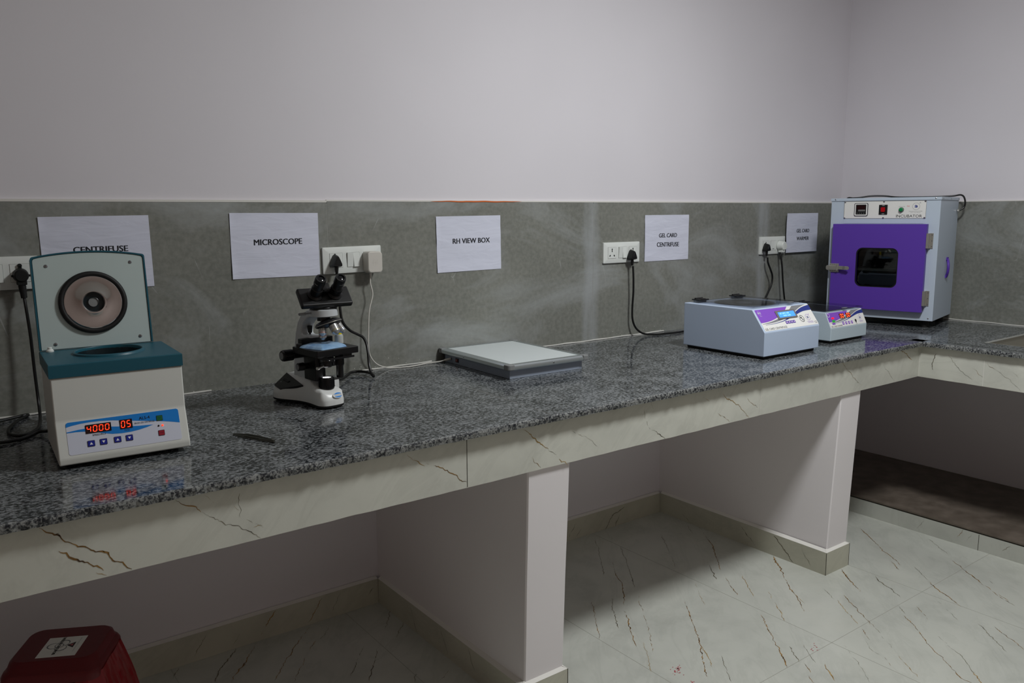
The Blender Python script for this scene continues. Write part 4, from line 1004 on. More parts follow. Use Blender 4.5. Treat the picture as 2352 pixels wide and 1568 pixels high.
# nosepiece and objectives
b = MB().cyl((0, 0, .268), (0, 0, .254), .019, .019, 28); A = Vector((.16, -.30, -1)).normalized(); tc = Vector((.0065, -.0135, .2445))
TX = frame_to(tc, A)
b.lathe([(.02, -.013), (.034, -.0085), (.0385, -.004), (.0385, .0015), (.034, .005), (.015, .010)], 40, 0, TX); b.build('nosepiece', m_mblk2, mi)
MB().torus(.0388, .0011, 48, 8, 0, TX @ Matrix.Translation((0, 0, -.001))).build('nosepiece_ring', m_steel2, mi)
act = Vector((0, 0, -1)); rad0 = (act-A*act.dot(A)).normalized(); al = math.acos(act.dot(A))
for k, (L_, r_, band) in enumerate(((.038, .0112, (176, 60, 52)), (.028, .0108, (190, 60, 52)), (.036, .0125, (196, 176, 60)), (.037, .0105, (70, 110, 170)))):
    ang = 2*PI*k/4 if k == 0 else (0, -1.15, -2.55, 2.35)[k]
    rd = Matrix.Rotation(ang, 3, A) @ rad0; dr = (A*math.cos(al)+rd*math.sin(al)).normalized(); st = tc+A*.002+rd*.0225
    X = frame_to(st, dr); b = MB(); r0_ = r_*.82
    b.lathe([(r0_, 0), (r0_, .006), (r_, .0075), (r_, L_*.55), (r_*.96, L_*.57), (r_*.96, L_*.62), (r_, L_*.64), (r_, L_*.8), (r_*.62, L_*.93), (r_*.42, L_)], 32, 0, X)
    ob = b.build('objective_lens', m_obj, mi)
    mb_ = M('objective_band', band, .4); MB().lathe([(r_*1.008, L_*.66), (r_*1.008, L_*.69)], 32, 0, X, False, False).build('colour_band', mb_, ob)
    b = MB()
    for q in range(10):
        a = 2*PI*q/10
        for zz in (.3, .4): b.box(r_-.0002, r_+.00012, -.0011, .0011, L_*zz, L_*zz+.0011, 0, X @ Matrix.Rotation(a+zz, 4, 'Z'))
    b.build('engraving', m_ink, ob)
# stage
ZS = .1792
b = MB().prism([(-.0705, -.066), (-.0665, -.0705), (.0665, -.0705), (.0705, -.066), (.0705, .062), (-.0705, .062)], .1605, ZS, XYZ, 0, bev=.002, seg=2); b.box(-.05, .05, -.05, .05, .154, .1610, 0, bev=.002); b.build('stage', m_mblk, mi, 35)
b = MB(); b.box(-.052, .052, .040, .062, ZS, .2, 0, bev=.002); b.build('slide_carrier', m_mblk, mi)
MB().cyl((-.066, .03, ZS-.004), (-.066, .03, ZS+.011), .0085, None, 20, bev=.001).build('stage_screw', m_mblk, mi)
b = MB(); b.box(-.036, .058, -.0635, -.0605, .1475, .1535, 0, bev=.0008); b.box(-.036, -.032, -.0635, -.02, .1475, .16, 0); b.box(.02, .05, -.062, -.03, .149, .1606, 0); b.build('stage_rack', m_mblk2, mi)
b = MB(); b.cyl((.0405, -.01, .160), (.0405, -.01, .118), .0125, None, 24, bev=.001); b.cyl((.0405, -.01, .119), (.0405, -.01, .082), .0105, None, 24, bev=.001)
for k in range(20): a = 2*PI*k/20; b.box(-.0007, .0007, -.0007, .0007, .122, .146, 0, Matrix.Translation((.0405, -.01, 0)) @ Matrix.Rotation(a, 4, 'Z') @ Matrix.Translation((.0126, 0, 0)))
b.build('stage_control_knob', m_mblk, mi)
# sub-stage carriage, condenser, lamp
b = MB(); b.box(-.026, .026, .044, .08, .075, .162, 0, bev=.003); b.box(-.034, -.010, .0, .046, .078, .158, 0, bev=.003); b.build('carriage', m_mblk, mi)
b = MB().lathe([(.017, .118), (.021, .122), (.021, .132), (.024, .134), (.024, .146), (.019, .15), (.019, .161)], 36); b.build('condenser', m_mblk2, mi)
MB().lathe([(.0175, .1185), (.009, .1165), (.0002, .116)], 28, 0, None, False).build('condenser_lens', m_lens, mi)
MB().torus(.0242, .0009, 40, 8, 0, Matrix.Translation((0, 0, .140))).build('condenser_ring', m_steel, mi)
b = MB(); b.cyl((-.02, -.02, .125), (-.042, -.03, .1235), .0028, None, 12); b.cyl((-.040, -.029, .1236), (-.048, -.033, .123), .0045, None, 14); b.build('condenser_screw', m_steel2, mi)
b = MB().lathe([(.0215, .054), (.0225, .057), (.0225, .083), (.0205, .0875), (.0145, .0875), (.0142, .085)], 48, 0, None, cap1=False)
for k in range(44): a = 2*PI*k/44; b.box(-.0006, .0006, -.0006, .0006, .059, .082, 0, Matrix.Rotation(a, 4, 'Z') @ Matrix.Translation((.0226, 0, 0)))
b.build('lamp_housing', m_mblk, mi)
MB().lathe([(.0143, .0852), (.008, .0864), (.0002, .0868)], 32, 0, None, False).build('lamp_lens', m_lamp, mi)
# focus knobs on both sides
for sx in (-1, 1):
    b = MB(); b.cyl((sx*.02, .09, .150), (sx*.06, .09, .150), .0125, None, 24); b.cyl((sx*.055, .09, .150), (sx*.091, .09, .150), .0165, .0155, 36, bev=.002)
    for k in range(36): a = 2*PI*k/36; b.box(.0157, .0168, -.0006, .0006, .059, .085, 0, frame_to((0, .09, .150), (sx, 0, 0)) @ Matrix.Rotation(a, 4, 'Z'))
    kb = b.build('focus_knob', m_mblk, mi); MB().cyl((sx*.0905, .09, .150), (sx*.0915, .09, .150), .0105, None, 28).build('knob_cap', m_capg, kb)
    b = MB(); b.cyl((sx*.022, .045, .1195), (sx*.05, .045, .1195), .009, None, 20); b.cyl((sx*.046, .045, .1195), (sx*.0665, .045, .1195), .0122, .0115, 30, bev=.0015); kb = b.build('fine_focus_knob', m_mblk, mi)
    MB().cyl((sx*.0662, .045, .1195), (sx*.067, .045, .1195), .0086, None, 24).build('knob_cap', m_capg, kb)
b = MB(); b.box(.047, .076, .052, .082, .036, .064, 0, bev=.003); b.build('power_inlet', m_mwhite, mi); b = MB().box(.046, .077, .051, .083, .0635, .066, 0, bev=.001); b.build('inlet_cover', m_mblk2, mi)
# oval maker's badge on the nose
BX = frame_to((.010, -.0395, .036), Vector((.10, -.86, .5)))
bx = Vector((1, .1, 0)).normalized(); bn = Vector((.10, -.86, .5)).normalized(); bv = bn.cross(bx); bx = bv.cross(bn)
BO = Vector((.012, -.0385, .0375))
bf = lambda u, v, h: tuple(BO+bx*u+bv*v+bn*h)
b = MB(); b.prism(circ(0, 0, .0172, 32, .0092), -.004, .0012, bf, 0); b.poly([(u, v) for u, v in circ(0, 0, .0145, 48, .0078) if v >= .0022], .0015, bf, 1); b.poly([(u, v) for u, v in circ(0, 0, .0145, 48, .0078) if v <= -.0022], .0015, bf, 1); text(b, 'LABOSCOPE', -.0125, .0125, -.0013, .0013, .0015, bf, 2)
b.build('badge', [m_mwhite, m_bluep, m_gry], mi)

def loc2w(o, p): 
    c, s = math.cos(o.rotation_euler.z), math.sin(o.rotation_euler.z); return Vector((o.location.x+c*p[0]-s*p[1], o.location.y+s*p[0]+c*p[1], o.location.z+p[2]))
# blue pouch on the stage
po = MB(); NX, NY = 24, 16; g = []
crn = [(-.072, .030), (.046, .034), (.040, -.056), (-.050, -.067)]
for i in range(NX+1):
    r = []
    for j in range(NY+1):
        u, v = i/NX, j/NY; x = (1-u)*(1-v)*crn[3][0]+u*(1-v)*crn[2][0]+u*v*crn[1][0]+(1-u)*v*crn[0][0]; y = (1-u)*(1-v)*crn[3][1]+u*(1-v)*crn[2][1]+u*v*crn[1][1]+(1-u)*v*crn[0][1]
        e = min(1, 5*min(u, 1-u, v*.8, (1-v)*.8)); dome = e**.55
        z = .0005+dome*(.0118+.0014*mnoise.noise((x*70, y*50, 1)))
        if (x**2+y**2) < .0003: z = min(z, .0098)
        r.append((x+.0012*mnoise.noise((x*60, y*60, 3)), y+.0012*mnoise.noise((y*60, x*60, 7)), z))
    g.append(r)
ix = lambda i, j: i*(NY+1)+j; q = (NX+1)*(NY+1)
po.v = [p for r in g for p in r]+[(p[0], p[1], .0003) for r in g for p in r]
for i in range(NX):
    for j in range(NY): po.f += [(ix(i, j), ix(i+1, j), ix(i+1, j+1), ix(i, j+1)), (q+ix(i, j), q+ix(i, j+1), q+ix(i+1, j+1), q+ix(i+1, j))]
edge = [(i, 0) for i in range(NX)]+[(NX, j) for j in range(NY)]+[(i, NY) for i in range(NX, 0, -1)]+[(0, j) for j in range(NY, 0, -1)]
for (a_, b_), (c_, d_) in zip(edge, edge[1:]+edge[:1]): po.f.append((ix(a_, b_), q+ix(a_, b_), q+ix(c_, d_), ix(c_, d_)))
po.m = [0]*len(po.f)
o = po.build('plastic_pouch', m_pouch, None, 75); o.location = loc2w(mi, (0, 0, ZS+.0002)); o.rotation_euler = (0, 0, .132)
tag(o, 'small crinkled blue plastic pouch lying on the microscope stage', 'pouch')
# dropper bottle
bt = empty('dropper_bottle', 'small milky dropper bottle with a yellow cap on the microscope stage', 'bottle', loc2w(mi, (.0555, .012, ZS+.0002)))
MB().lathe([(.0115, 0), (.0125, .001), (.0125, .022), (.010, .027), (.0065, .028)], 24).build('bottle_body', m_bott, bt)
MB().lathe([(.0085, .0275), (.0085, .0395), (.0072, .0402), (.0062, .0406), (.0058, .0555), (.0042, .056)], 20).build('cap', m_yel, bt)

# ------------------------------------------------------------------ light box (view box)
lb = empty('light_box', 'flat white-topped light box with grey rounded corners on the worktop', 'light box', (-2.6913, -.4492, .8897), -.0274)
w, d, h1, h2, o_ = .3188, .4310, .0312, .0502, .0176
MB().box(0, w, 0, d, 0, h1+.002, 0, bev=.0012).build('base', m_lbox, lb)
pr = [(0, 0), (.003, -.0045), (.0085, -.007), (.0135, -.0055), (.0165, 0), (.0182, .0), (.0182, .021), (.0165, .0225), (0, .0225)]   # not used as-is; rails below
prof = [(-o_, h1+.003), (-o_-.001, h1+.008), (-o_+.001, h1+.0145), (-o_+.006, h2-.001), (-o_+.011, h2), (-o_+.026, h2), (-o_+.0265, h2-.003), (-o_+.0265, h1), (-o_+.004, h1)]
ck = .02
b = MB().prism(prof, -o_+ck, w+o_-ck, lambda u, v, h: (h, u, v), 0); b.build('frame_rail', m_alu, lb)
b = MB().prism(prof, -o_+ck, w+o_-ck, lambda u, v, h: (h, d-u, v), 0); b.build('frame_rail', m_alu, lb)
b = MB().prism(prof, -o_+ck, d+o_-ck, lambda u, v, h: (u, h, v), 0); b.build('frame_rail', m_alu, lb)
b = MB().prism(prof, -o_+ck, d+o_-ck, lambda u, v, h: (w-u, h, v), 0); b.build('frame_rail', m_alu, lb)
for cx_, cy_, a in ((0, 0, 0), (w, 0, PI/2), (w, d, PI), (0, d, -PI/2)):
    X = Matrix.Translation((cx_, cy_, 0)) @ Matrix.Rotation(a, 4, 'Z')
    q = [(-o_-.001+.006*(1-math.sin(t)) if 0 else 0, 0) for t in ()]
    e0 = -o_-.0022; pts = [(e0+ck+.004, e0)]
    pts = [(e0+.012-.012*math.sin(t), e0+.012-.012*math.cos(t)) for t in [PI/2*k/6 for k in range(7)]]
    pl_ = pts+[(e0, e0+ck+.008), (e0+ck+.008, e0+ck+.008), (e0+ck+.008, e0)]
    MB().prism(pl_, h1+.0015, h2+.0014, XYZ, 0, X, bev=.003, seg=3).build('corner_cap', m_capg, lb)
MB().box(.0085, w-.0085, .0085, d-.0085, h1, h2-.0012, 0).build('white_panel', m_lpan, lb)
for pos, dr in (((w*.55, -o_-.0006, .0415), (0, -1, 0)), ((-o_-.0006, d*.62, .0415), (-1, 0, 0))):
    MB().lathe([(.003, 0), (.003, .0008), (.0012, .0016)], 12, 0, frame_to(pos, dr)).build('screw', m_screw, lb)
b = MB().box(-.002, .001, .330, .352, .008, .0235, 0, bev=.0008); sw = b.build('power_switch', m_black, lb); MB().box(-.0042, -.0015, .334, .348, .0105, .021, 0, bev=.001).build('rocker', m_rock, sw)
MB().cyl((.001, .385, .016), (-.003, .385, .016), .006, .005, 18).build('power_jack', m_capg, lb)

# ------------------------------------------------------------------ gel card machines
def iso(mb, u, v, s, fn, q, mat): text(mb, 'ISO', u, u+.012*s, v, v+.0062*s, q, fn, mat, .06); text(mb, 'CERTIFIED', u+.003*s, u+.012*s, v-.009*s, v-.0072*s, q, fn, mat)
def ring(mb, cx, cy, r, t, fn, q, mat, ry=None, n=28):
    for k in range(n):
        a, b_ = 2*PI*k/n, 2*PI*(k+1)/n
        mb.add([fn(cx+(r+s_)*math.cos(t_), cy+(r+s_)*math.sin(t_), q) for s_, t_ in ((0, a), (t, a), (t, b_), (0, b_))], [(0, 1, 2, 3)], mat)
def gel_body(root, w, d, h, hf, yd, mat):
    MB().prism([(0, 0), (0, hf), (yd, h), (d, h), (d, 0)], 0, w, YZX, 0, bev=.003, seg=3, ang=8).build('body', mat, root, 40)
    MB().box(.012, w-.012, .012, d-.012, -.0112, .002, 0, bev=.002).build('rubber_base', m_black2, root)
    L = math.hypot(yd, h-hf); ey = Vector((0, yd, h-hf))/L; en = Vector((0, -(h-hf), yd))/L
    return (lambda u, v, q: (u, ey.y*v+en.y*q, hf+ey.z*v+en.z*q)), en
def swoosh(root, fn, S, U0, U1, V0, V1, sx=1.0):
    """white label with purple, grey and navy swooshes; S scales the gel-centrifuge layout to this label"""
    MB().prism(rrect(U0, U1, V0, V1, .003*S, 3), 0, .0006, fn, 0).build
    lab = MB().prism(rrect(U0, U1, V0, V1, .003*S, 3), 0, .0006, fn, 0).build('control_label', m_stk, root)
    X = lambda u: U0+(u-.0085)/(.3562-.0085)*(U1-U0); Y = lambda v: V0+(v-.0052)/(.099-.0052)*(V1-V0)
    mp = lambda P_: [(X(u), Y(v)) for u, v in P_]
    up_ = catmull([(.0085, .0415, 0), (.04, .0425, 0), (.07, .0455, 0), (.10, .051, 0), (.14, .062, 0), (.18, .077, 0), (.212, .0985, 0)], 3)
    flat('purple_area', m_purp, [mp([(.0085, .0975), (.0085, .0415)]+[(p.x, p.y) for p in up_[1:]]+[(.0105, .099)])], .0009, lab, fn)
    g1 = catmull([(.015, .0368, 0), (.06, .0405, 0), (.11, .0485, 0), (.16, .061, 0), (.21, .080, 0), (.245, .099, 0)], 3); g2 = catmull([(.335, .099, 0), (.29, .089, 0), (.24, .071, 0), (.19, .054, 0), (.13, .042, 0), (.07, .0365, 0), (.015, .0355, 0)], 3)
    flat('grey_swoosh', m_gry, [mp([(p.x, p.y) for p in g1]+[(p.x, p.y) for p in g2])], .0009, lab, fn)
    n1 = catmull([(.03, .0318, 0), (.09, .0335, 0), (.15, .0405, 0), (.20, .053, 0), (.25, .0715, 0), (.30, .0875, 0), (.3562, .0955, 0)], 3); n2 = catmull([(.3562, .072, 0), (.30, .070, 0), (.25, .0595, 0), (.20, .0475, 0), (.15, .0375, 0), (.09, .0318, 0), (.03, .0308, 0)], 3)
    flat('navy_swoosh', m_navy, [mp([(p.x, p.y) for p in n1]+[(p.x, p.y) for p in n2])], .001, lab, fn)
    return lab, X, Y
gc = empty('gel_card_centrifuge', 'pale blue gel card centrifuge with a lit blue screen and clear lid', 'centrifuge', (-1.7264, -.7639, .901), -.002)
w, d, h, hf, yd = .3572, .3988, .1751, .0922, .0607
fn, en = gel_body(gc, w, d, h, hf, yd, m_pale)
lab, X, Y = swoosh(gc, fn, 1, .0085, .3556, .0055, .0990)
bz = MB().prism(rrect(.1208, .2452, .0468, .0838, .002, 3), .0006, .004, fn, 0, bev=.0006, seg=1).build('screen_bezel', m_bezel, lab)
MB().prism(rrect(.1325, .2350, .0530, .0764, .001, 2), .0038, .0043, fn, 0).build('lcd_screen', m_lcd, lab)
b = MB(); text(b, 'SET RPM', .142, .176, .0665, .0728, .0045, fn, 0); text(b, '1100', .181, .2, .0665, .0728, .0045, fn, 0); text(b, 'TIME 10:00', .158, .205, .0568, .0625, .0045, fn, 0); b.build('screen_text', m_lcdt, lab)
for k in range(4):
    u = .155+.0159*k; b = MB().prism(rrect(u, u+.0138, .0247, .0366, .001, 2), .0006, .0012, fn, 0); b.prism(rrect(u+.0015, u+.0123, .0265, .0348, .001, 2), .0012, .0015, fn, 1); b.poly(circ(u+.0069, .0306, .0026, 8), .0017, fn, 2); b.build('push_button', [m_navy, m_purp, m_stk], lab)
b = MB(); ring(b, .2672, .0385, .0128, .0022, fn, .0009, 0); b.poly(circ(.2642, .0425, .0045, 12), .0009, fn, 0); b.poly(circ(.2705, .034, .0045, 12), .0009, fn, 1); b.build('rotation_symbol', [m_ink, m_gry], lab)
b = MB(); ring(b, .308, .041, .0125, .0012, fn, .0009, 0); b.poly([(.303, .036), (.303, .046), (.306, .0465), (.306, .036)], .0009, fn, 1); b.poly([(.308, .036), (.308, .046), (.313, .044), (.311, .041), (.314, .038)], .0009, fn, 1); b.poly(circ(.3225, .0535, .0022, 10), .0009, fn, 0); text(b, 'DIAGNOSTICS', .292, .330, .0198, .0232, .0009, fn, 0); text(b, 'PVT LTD INDIA', .295, .329, .0148, .0178, .0009, fn, 0); b.build('maker_mark', [m_purp, m_navy], lab)
word(lab, m_ink, 'GEL CARD CENTRIFUGE', .0135, .1495, .0086, .0172, .0009, fn, .0); word(lab, m_ink, 'CE', .3365, .3505, .0110, .0205, .0009, fn)
b = MB(); iso(b, .0195, .0805, 1.25, fn, .0012, 0); ring(b, .0265, .0845, .009, .0005, fn, .0011, 0, n=20); b.build('iso_mark', m_white, lab)
# chamber opening, lid, hinges
T = Matrix.Translation((.18, .235, h)); MB().lathe([(.118, .0008), (.116, .0009), (.116, .0007), (.0002, .0007)], 56, 0, T, False).build('chamber', m_bowl, gc)
MB().lathe([(.121, .0004), (.121, .0016), (.117, .0018), (.1165, .0008)], 56, 0, T, False, False).build('chamber_rim', m_capg, gc)
MB().lathe([(.03, .0009), (.028, .0025), (.012, .003), (.010, .0045), (.0002, .0048)], 28, 0, T, False).build('rotor_hub', m_topg, gc)
lid_ = [(.022, .072), (.185, .072), (.19, .078), (.23, .078), (.235, .064), (.27, .064), (.275, .072), (.338, .072), (.338, .355), (.022, .355)]
b = MB().prism(lid_, h+.0055, h+.0095, XYZ, 0, bev=.0008, seg=1); lidg = b.build('clear_lid', m_acr, gc)
b = MB(); b.box(.238, .268, .062, .076, h+.0096, h+.0125, bev=.001); b.build('lid_tab', m_topg, lidg)
for hx in (.058, .298):
    b = MB(); b.box(hx-.026, hx+.026, .352, .378, h+.0006, h+.0095, 1, bev=.001); b.box(hx-.03, hx+.03, .342, .384, h+.0098, h+.0145, 0, bev=.0015); b.cyl((hx-.022, .372, h+.0148), (hx+.022, .372, h+.0148), .0045, None, 14); b.box(hx-.012, hx+.012, .345, .36, h+.014, h+.017, 0, bev=.001); b.build('hinge', [m_black, m_capg], gc)

gw = empty('gel_card_warmer', 'small pale blue gel card warmer with orange digits in front of the incubator', 'warmer', (-1.1916, -.7075, .901), .013)
w, d, h, hf, yd = .2842, .300, .1189, .0531, .0298
fn, en = gel_body(gw, w, d, h, hf, yd, m_pale2)
lab, X, Y = swoosh(gw, fn, .8, .0025, .2818, .0028, .0695)
b = MB()
ring(b, .0113, .0595, .0072, .0018, fn, .0012, 0); ring(b, .0113, .0595, .0022, .0008, fn, .0012, 1, n=16); b.build('emblem', [m_white, m_ink], lab)
for u0 in (.0945, .1445):
    dw = MB().prism(rrect(u0-.003, u0+.0335, .0385, .0605, .001, 2), .0008, .0013, fn, 0).build('digit_window', m_win, lab)
    b = MB()
    for i in range(2): seg7(b, '0', u0+.003+.0148*i, .0418, .0098, .0152, .0016, fn, 0, .003, None, .06)
    b.build('digits', m_led7, lab)
b = MB().prism(rrect(.0275, .0465, .0405, .0482, .002, 2), .0008, .0014, fn, 0); b.build('red_indicator', m_ledr, lab)
b = MB().prism(rrect(.0262, .0475, .0268, .0362, .002, 2), .0008, .0014, fn, 0); b.build('green_indicator', m_ledg, lab)
b = MB().prism(rrect(.0215, .0435, .0165, .0235, .0006, 2), .0008, .0012, fn, 0); b.build('purple_key', m_purp, lab)
for k in range(4):
    u = .097+.0226*k; b = MB().prism(rrect(u, u+.0125, .0098, .0222, .001, 2), .0008, .0013, fn, 0); b.poly(circ(u+.0058, .0162, .0026, 8), .0015, fn, 1); b.build('push_button', [m_purp, m_stk], lab)
b = MB(); b.poly(circ(.2045, .0205, .0068, 14), .0009, fn, 0); b.poly([(.2, .014), (.209, .014), (.2045, .0085)], .0009, fn, 0); b.build('symbol', m_ink, lab); word(lab, m_ink, 'WARM', .199, .211, .0045, .0068, .0009, fn); word(lab, m_ink, 'GEL CARD WARMER', .0075, .0925, .0052, .0112, .0009, fn)
b = MB(); ring(b, .2455, .0325, .0105, .0009, fn, .0009, 0); b.poly([(.242, .027), (.242, .036), (.2455, .034), (.249, .036), (.249, .027)], .0009, fn, 1); text(b, 'DIAGNOSTICS', .232, .262, .0145, .0172, .0009, fn, 0); text(b, 'PVT LTD', .236, .258, .0105, .0128, .0009, fn, 0); b.build('maker_mark', [m_purp, m_navy], lab)
MB().box(.025, w-.025, .05, .27, h+.0004, h+.0012, 0).build('heating_tray', m_bowl, gw)
b = MB().prism([(-.002, .026), (.12, .026), (.125, .034), (.16, .034), (.165, .026), (w+.006, .026), (w+.006, .285), (-.002, .285)], h+.006, h+.0095, XYZ, 0, bev=.0008, seg=1); lidg = b.build('clear_lid', m_acr, gw)
MB().box(.128, .158, .022, .034, h+.0096, h+.0126, bev=.001).build('lid_tab', m_topg, lidg)
for hx in (.06, .222):
    b = MB(); b.box(hx-.024, hx+.024, .272, .292, h+.0004, h+.0058, 1, bev=.001); b.box(hx-.026, hx+.026, .262, .296, h+.0098, h+.0135, 0, bev=.001); b.cyl((hx-.02, .288, h+.0138), (hx+.02, .288, h+.0138), .0038, None, 12); b.build('hinge', [m_black, m_capg], gw)

# ------------------------------------------------------------------ incubator (local x along its front, y into its depth)
IP = Vector((-.519, -.26, .9235)); RI = -1.3366
ib = empty('incubator', 'pale blue incubator cabinet with a purple windowed door in the corner', 'incubator', IP, RI)
w, d, h = .501, .372, .5855
CX0, CX1, CZ0, CZ1, CD = .055, .43, .055, .43, .30
b = MB(); b.box(0, CX0, 0, d, 0, h-.0145, 0, bev=.0015); b.box(CX1, w, 0, d, 0, h-.0145, 0, bev=.0015); b.box(CX0, CX1, .001, d, 0, CZ0, 0); b.box(CX0, CX1, .001, d, CZ1, h-.0145, 0); b.box(CX0, CX1, CD, d, CZ0, CZ1, 0)
b.box(.064, .4405, -.0006, .002, .462, .486, 0)
b.build('cabinet', m_pale3, ib)
MB().box(-.003, w+.003, -.004, d+.003, h-.0143, h, 0, bev=.0018).build('top_cover', m_pale3, ib)
b = MB(); e = .002
for bx_ in ((CX0, CX0+e, .004, CD, CZ0, CZ1), (CX1-e, CX1, .004, CD, CZ0, CZ1), (CX0, CX1, .004, CD, CZ0, CZ0+e), (CX0, CX1, .004, CD, CZ1-e, CZ1), (CX0, CX1, CD-e, CD, CZ0, CZ1)): b.box(*bx_)
b.build('chamber_lining', m_inner, ib)
b = MB()
for k in range(15): x = CX0+.01+k*(CX1-CX0-.02)/14; b.cyl((x, .03, .235), (x, CD-.01, .235), .0016, None, 8)
b.box(CX0+.003, CX1-.003, .026, .032, .229, .241); b.box(CX0+.003, CX1-.003, CD-.014, CD-.008, .229, .241); b.build('wire_shelf', m_inner, ib)
MB().box(CX0+.003, CX1-.003, .10, .11, .318, .348).build('inner_strip', m_steel2, ib)  # pale strip across the chamber behind the window pane
for fx_, fy_ in ((.04, .04), (w-.04, .04), (.04, d-.04), (w-.04, d-.04)): MB().cyl((fx_, fy_, ZC-IP.z+.0003), (fx_, fy_, .002), .018, .016, 20).build('foot', m_black2, ib)
FR = lambda u, v, q: (u, -q, v)
for u, v in ((.0205, .5795), (w-.022, .5795), (w-.02, .012)): MB().lathe([(.0035, 0), (.0035, .0008), (.001, .002)], 12, 0, frame_to((u, -.004 if v > .1 else 0, v), (0, -1, 0))).build('screw', m_screw, ib)
for fy_ in (.03, .19, .35): MB().lathe([(.0033, 0), (.0033, .0008), (.001, .0018)], 12, 0, frame_to((w+.003, fy_, h-.007), (1, 0, 0))).build('screw', m_screw, ib)
pn = MB().prism(rrect(.0643, .439, .4865, .5688, .001, 1), 0, .002, FR, 0).build('control_panel', m_stk, ib)
b = MB()
for (u0, u1, v0, v1) in ((.0638, .4395, .4858, .4866), (.0638, .4395, .5687, .5695), (.0636, .0645, .486, .569), (.4388, .4397, .486, .569)): b.add([FR(u0, v0, .0022), FR(u1, v0, .0022), FR(u1, v1, .0022), FR(u0, v1, .0022)], [(0, 1, 2, 3)])
b.build('panel_edge', m_jdark, pn)
for u in (.068, .2505, .4345):
    for v in (.4885, .5665): MB().lathe([(.0042, 0), (.0042, .001), (.002, .0026)], 14, 0, frame_to(FR(u, v, .002), (0, -1, 0))).build('screw', m_screw, pn)
pid = MB().prism(rrect(.1135, .178, .4975, .5605, .006, 4), .002, .005, FR, 0).build('temperature_controller', m_btnr, pn)
b = MB().prism(rrect(.116, .1755, .5, .558, .005, 4), .005, .0056, FR, 1); b.prism(rrect(.1215, .1700, .5055, .5535, .001, 2), .0056, .0062, FR, 0); b.prism(rrect(.1255, .166, .53, .549, .001, 1), .0062, .0064, FR, 2); b.prism(rrect(.133, .166, .521, .529, .001, 1), .0062, .0064, FR, 3)
for k in range(4): b.poly(circ(.1285+.0105*k, .5115, .0022, 8), .0065, FR, 3)
b.build('controller_face', [m_black, m_stk, m_win, m_bezel], pn)
b = MB().prism(rrect(.2295, .268, .5045, .5515, .001, 1), .002, .005, FR, 0); text(b, 'ON', .244, .254, .5465, .550, .0053, FR, 1); text(b, 'OFF', .243, .255, .506, .5095, .0053, FR, 1); b.build('switch_plate', [m_black, m_white], pn)
MB().prism(rrect(.2392, .2585, .517, .5395, .004, 4), .005, .0115, FR, 0, bev=.0015).build('red_rocker', M('glossy_red_rocker', (176, 14, 26), .2), pn)
b = MB().cyl(FR(.331, .527, .002), FR(.331, .527, .005), .012, None, 24, 1); b.cyl(FR(.331, .527, .005), FR(.331, .527, .017), .0098, .0085, 24, 0, bev=.002); b.build('green_lamp', [M('green_lamp_cap', (18, 130, 74), .25), m_capg], pn)
b = MB(); ring(b, .3955, .5425, .0155, .001, FR, .0023, 2); b.poly([(.390, .536), (.390, .549), (.3935, .549), (.3935, .536)], .0023, FR, 0); b.poly([(.395, .536), (.395, .549), (.4, .547), (.398, .543), (.402, .54), (.399, .536)], .0023, FR, 0); ring(b, .4125, .559, .002, .001, FR, .0023, 2, n=12); b.build('maker_mark', [m_navy, m_navy, m_gry], pn)
word(pn, m_ink, 'INCUBATOR', .3085, .4235, .4905, .5035, .0023, FR, -.004)
for tx, u0, u1, v0, v1 in (('DIAGNOSTICS SYSTEM', .365, .4235, .517, .521), ('PVT LTD INDIA', .373, .416, .511, .514), ('INDICATOR', .3185, .3465, .5405, .5435)): word(pn, m_gry, tx, u0, u1, v0, v1, .0023, FR)
b = MB(); text(b, 'hot', .3555, .3665, .541, .548, .0023, FR, 0); b.build('red_mark', M('red_print', (206, 70, 74), .5), pn)
# door with a rounded window
DZ0, DZ1, DX0, DX1, DT0, DT1 = .0415, .4594, .0235, .4555, .003, .0315
win = rrect(.1425, .3378, .1525, .3440, .03, 8); nW = len(win); wc = Vector((.24, .2485)); b = MB()
def outp(p):
    v = Vector(p)-wc; t = 1e9
    if v.x > 1e-9: t = min(t, (DX1-wc.x)/v.x)
    if v.x < -1e-9: t = min(t, (DX0-wc.x)/v.x)
    if v.y > 1e-9: t = min(t, (DZ1-wc.y)/v.y)
    if v.y < -1e-9: t = min(t, (DZ0-wc.y)/v.y)
    return wc+v*t
win2 = []
for k in range(nW): win2 += [win[k], tuple((Vector(win[k])+Vector(win[(k+1) % nW]))/2)]
ow = [outp(p) for p in win2]
for cn in ((DX0, DZ0), (DX1, DZ0), (DX1, DZ1), (DX0, DZ1)):
    k = min(range(len(ow)), key=lambda i: (ow[i]-Vector(cn)).length); ow[k] = Vector(cn)
ins_ = [wc+(p-wc)*.996 for p in ow]
ringm(b, [[FR(p[0], p[1], DT0) for p in win2], [FR(p.x, p.y, DT0) for p in ow], [FR(p.x, p.y, DT1-.0015) for p in ow], [FR(p.x, p.y, DT1) for p in ins_], [FR(p[0], p[1], DT1) for p in win2], [FR(p[0], p[1], DT0) for p in win2]])
dr = b.build('door', m_violet, ib)
big = [tuple(wc+(Vector(p)-wc)*1.03) for p in win]; b = MB(); sm_ = [tuple(wc+(Vector(p)-wc)*.955) for p in win]
ringm(b, [[FR(p[0], p[1], .026) for p in win], [FR(p[0], p[1], .0285) for p in win], [FR(p[0], p[1], .0285) for p in sm_], [FR(p[0], p[1], .026) for p in sm_]]); b.build('window_gasket', m_black2, dr)
MB().prism([tuple(wc+(Vector(p)-wc)*.998) for p in win], .010, .014, FR, 0).build('window_pane', m_glass, dr)
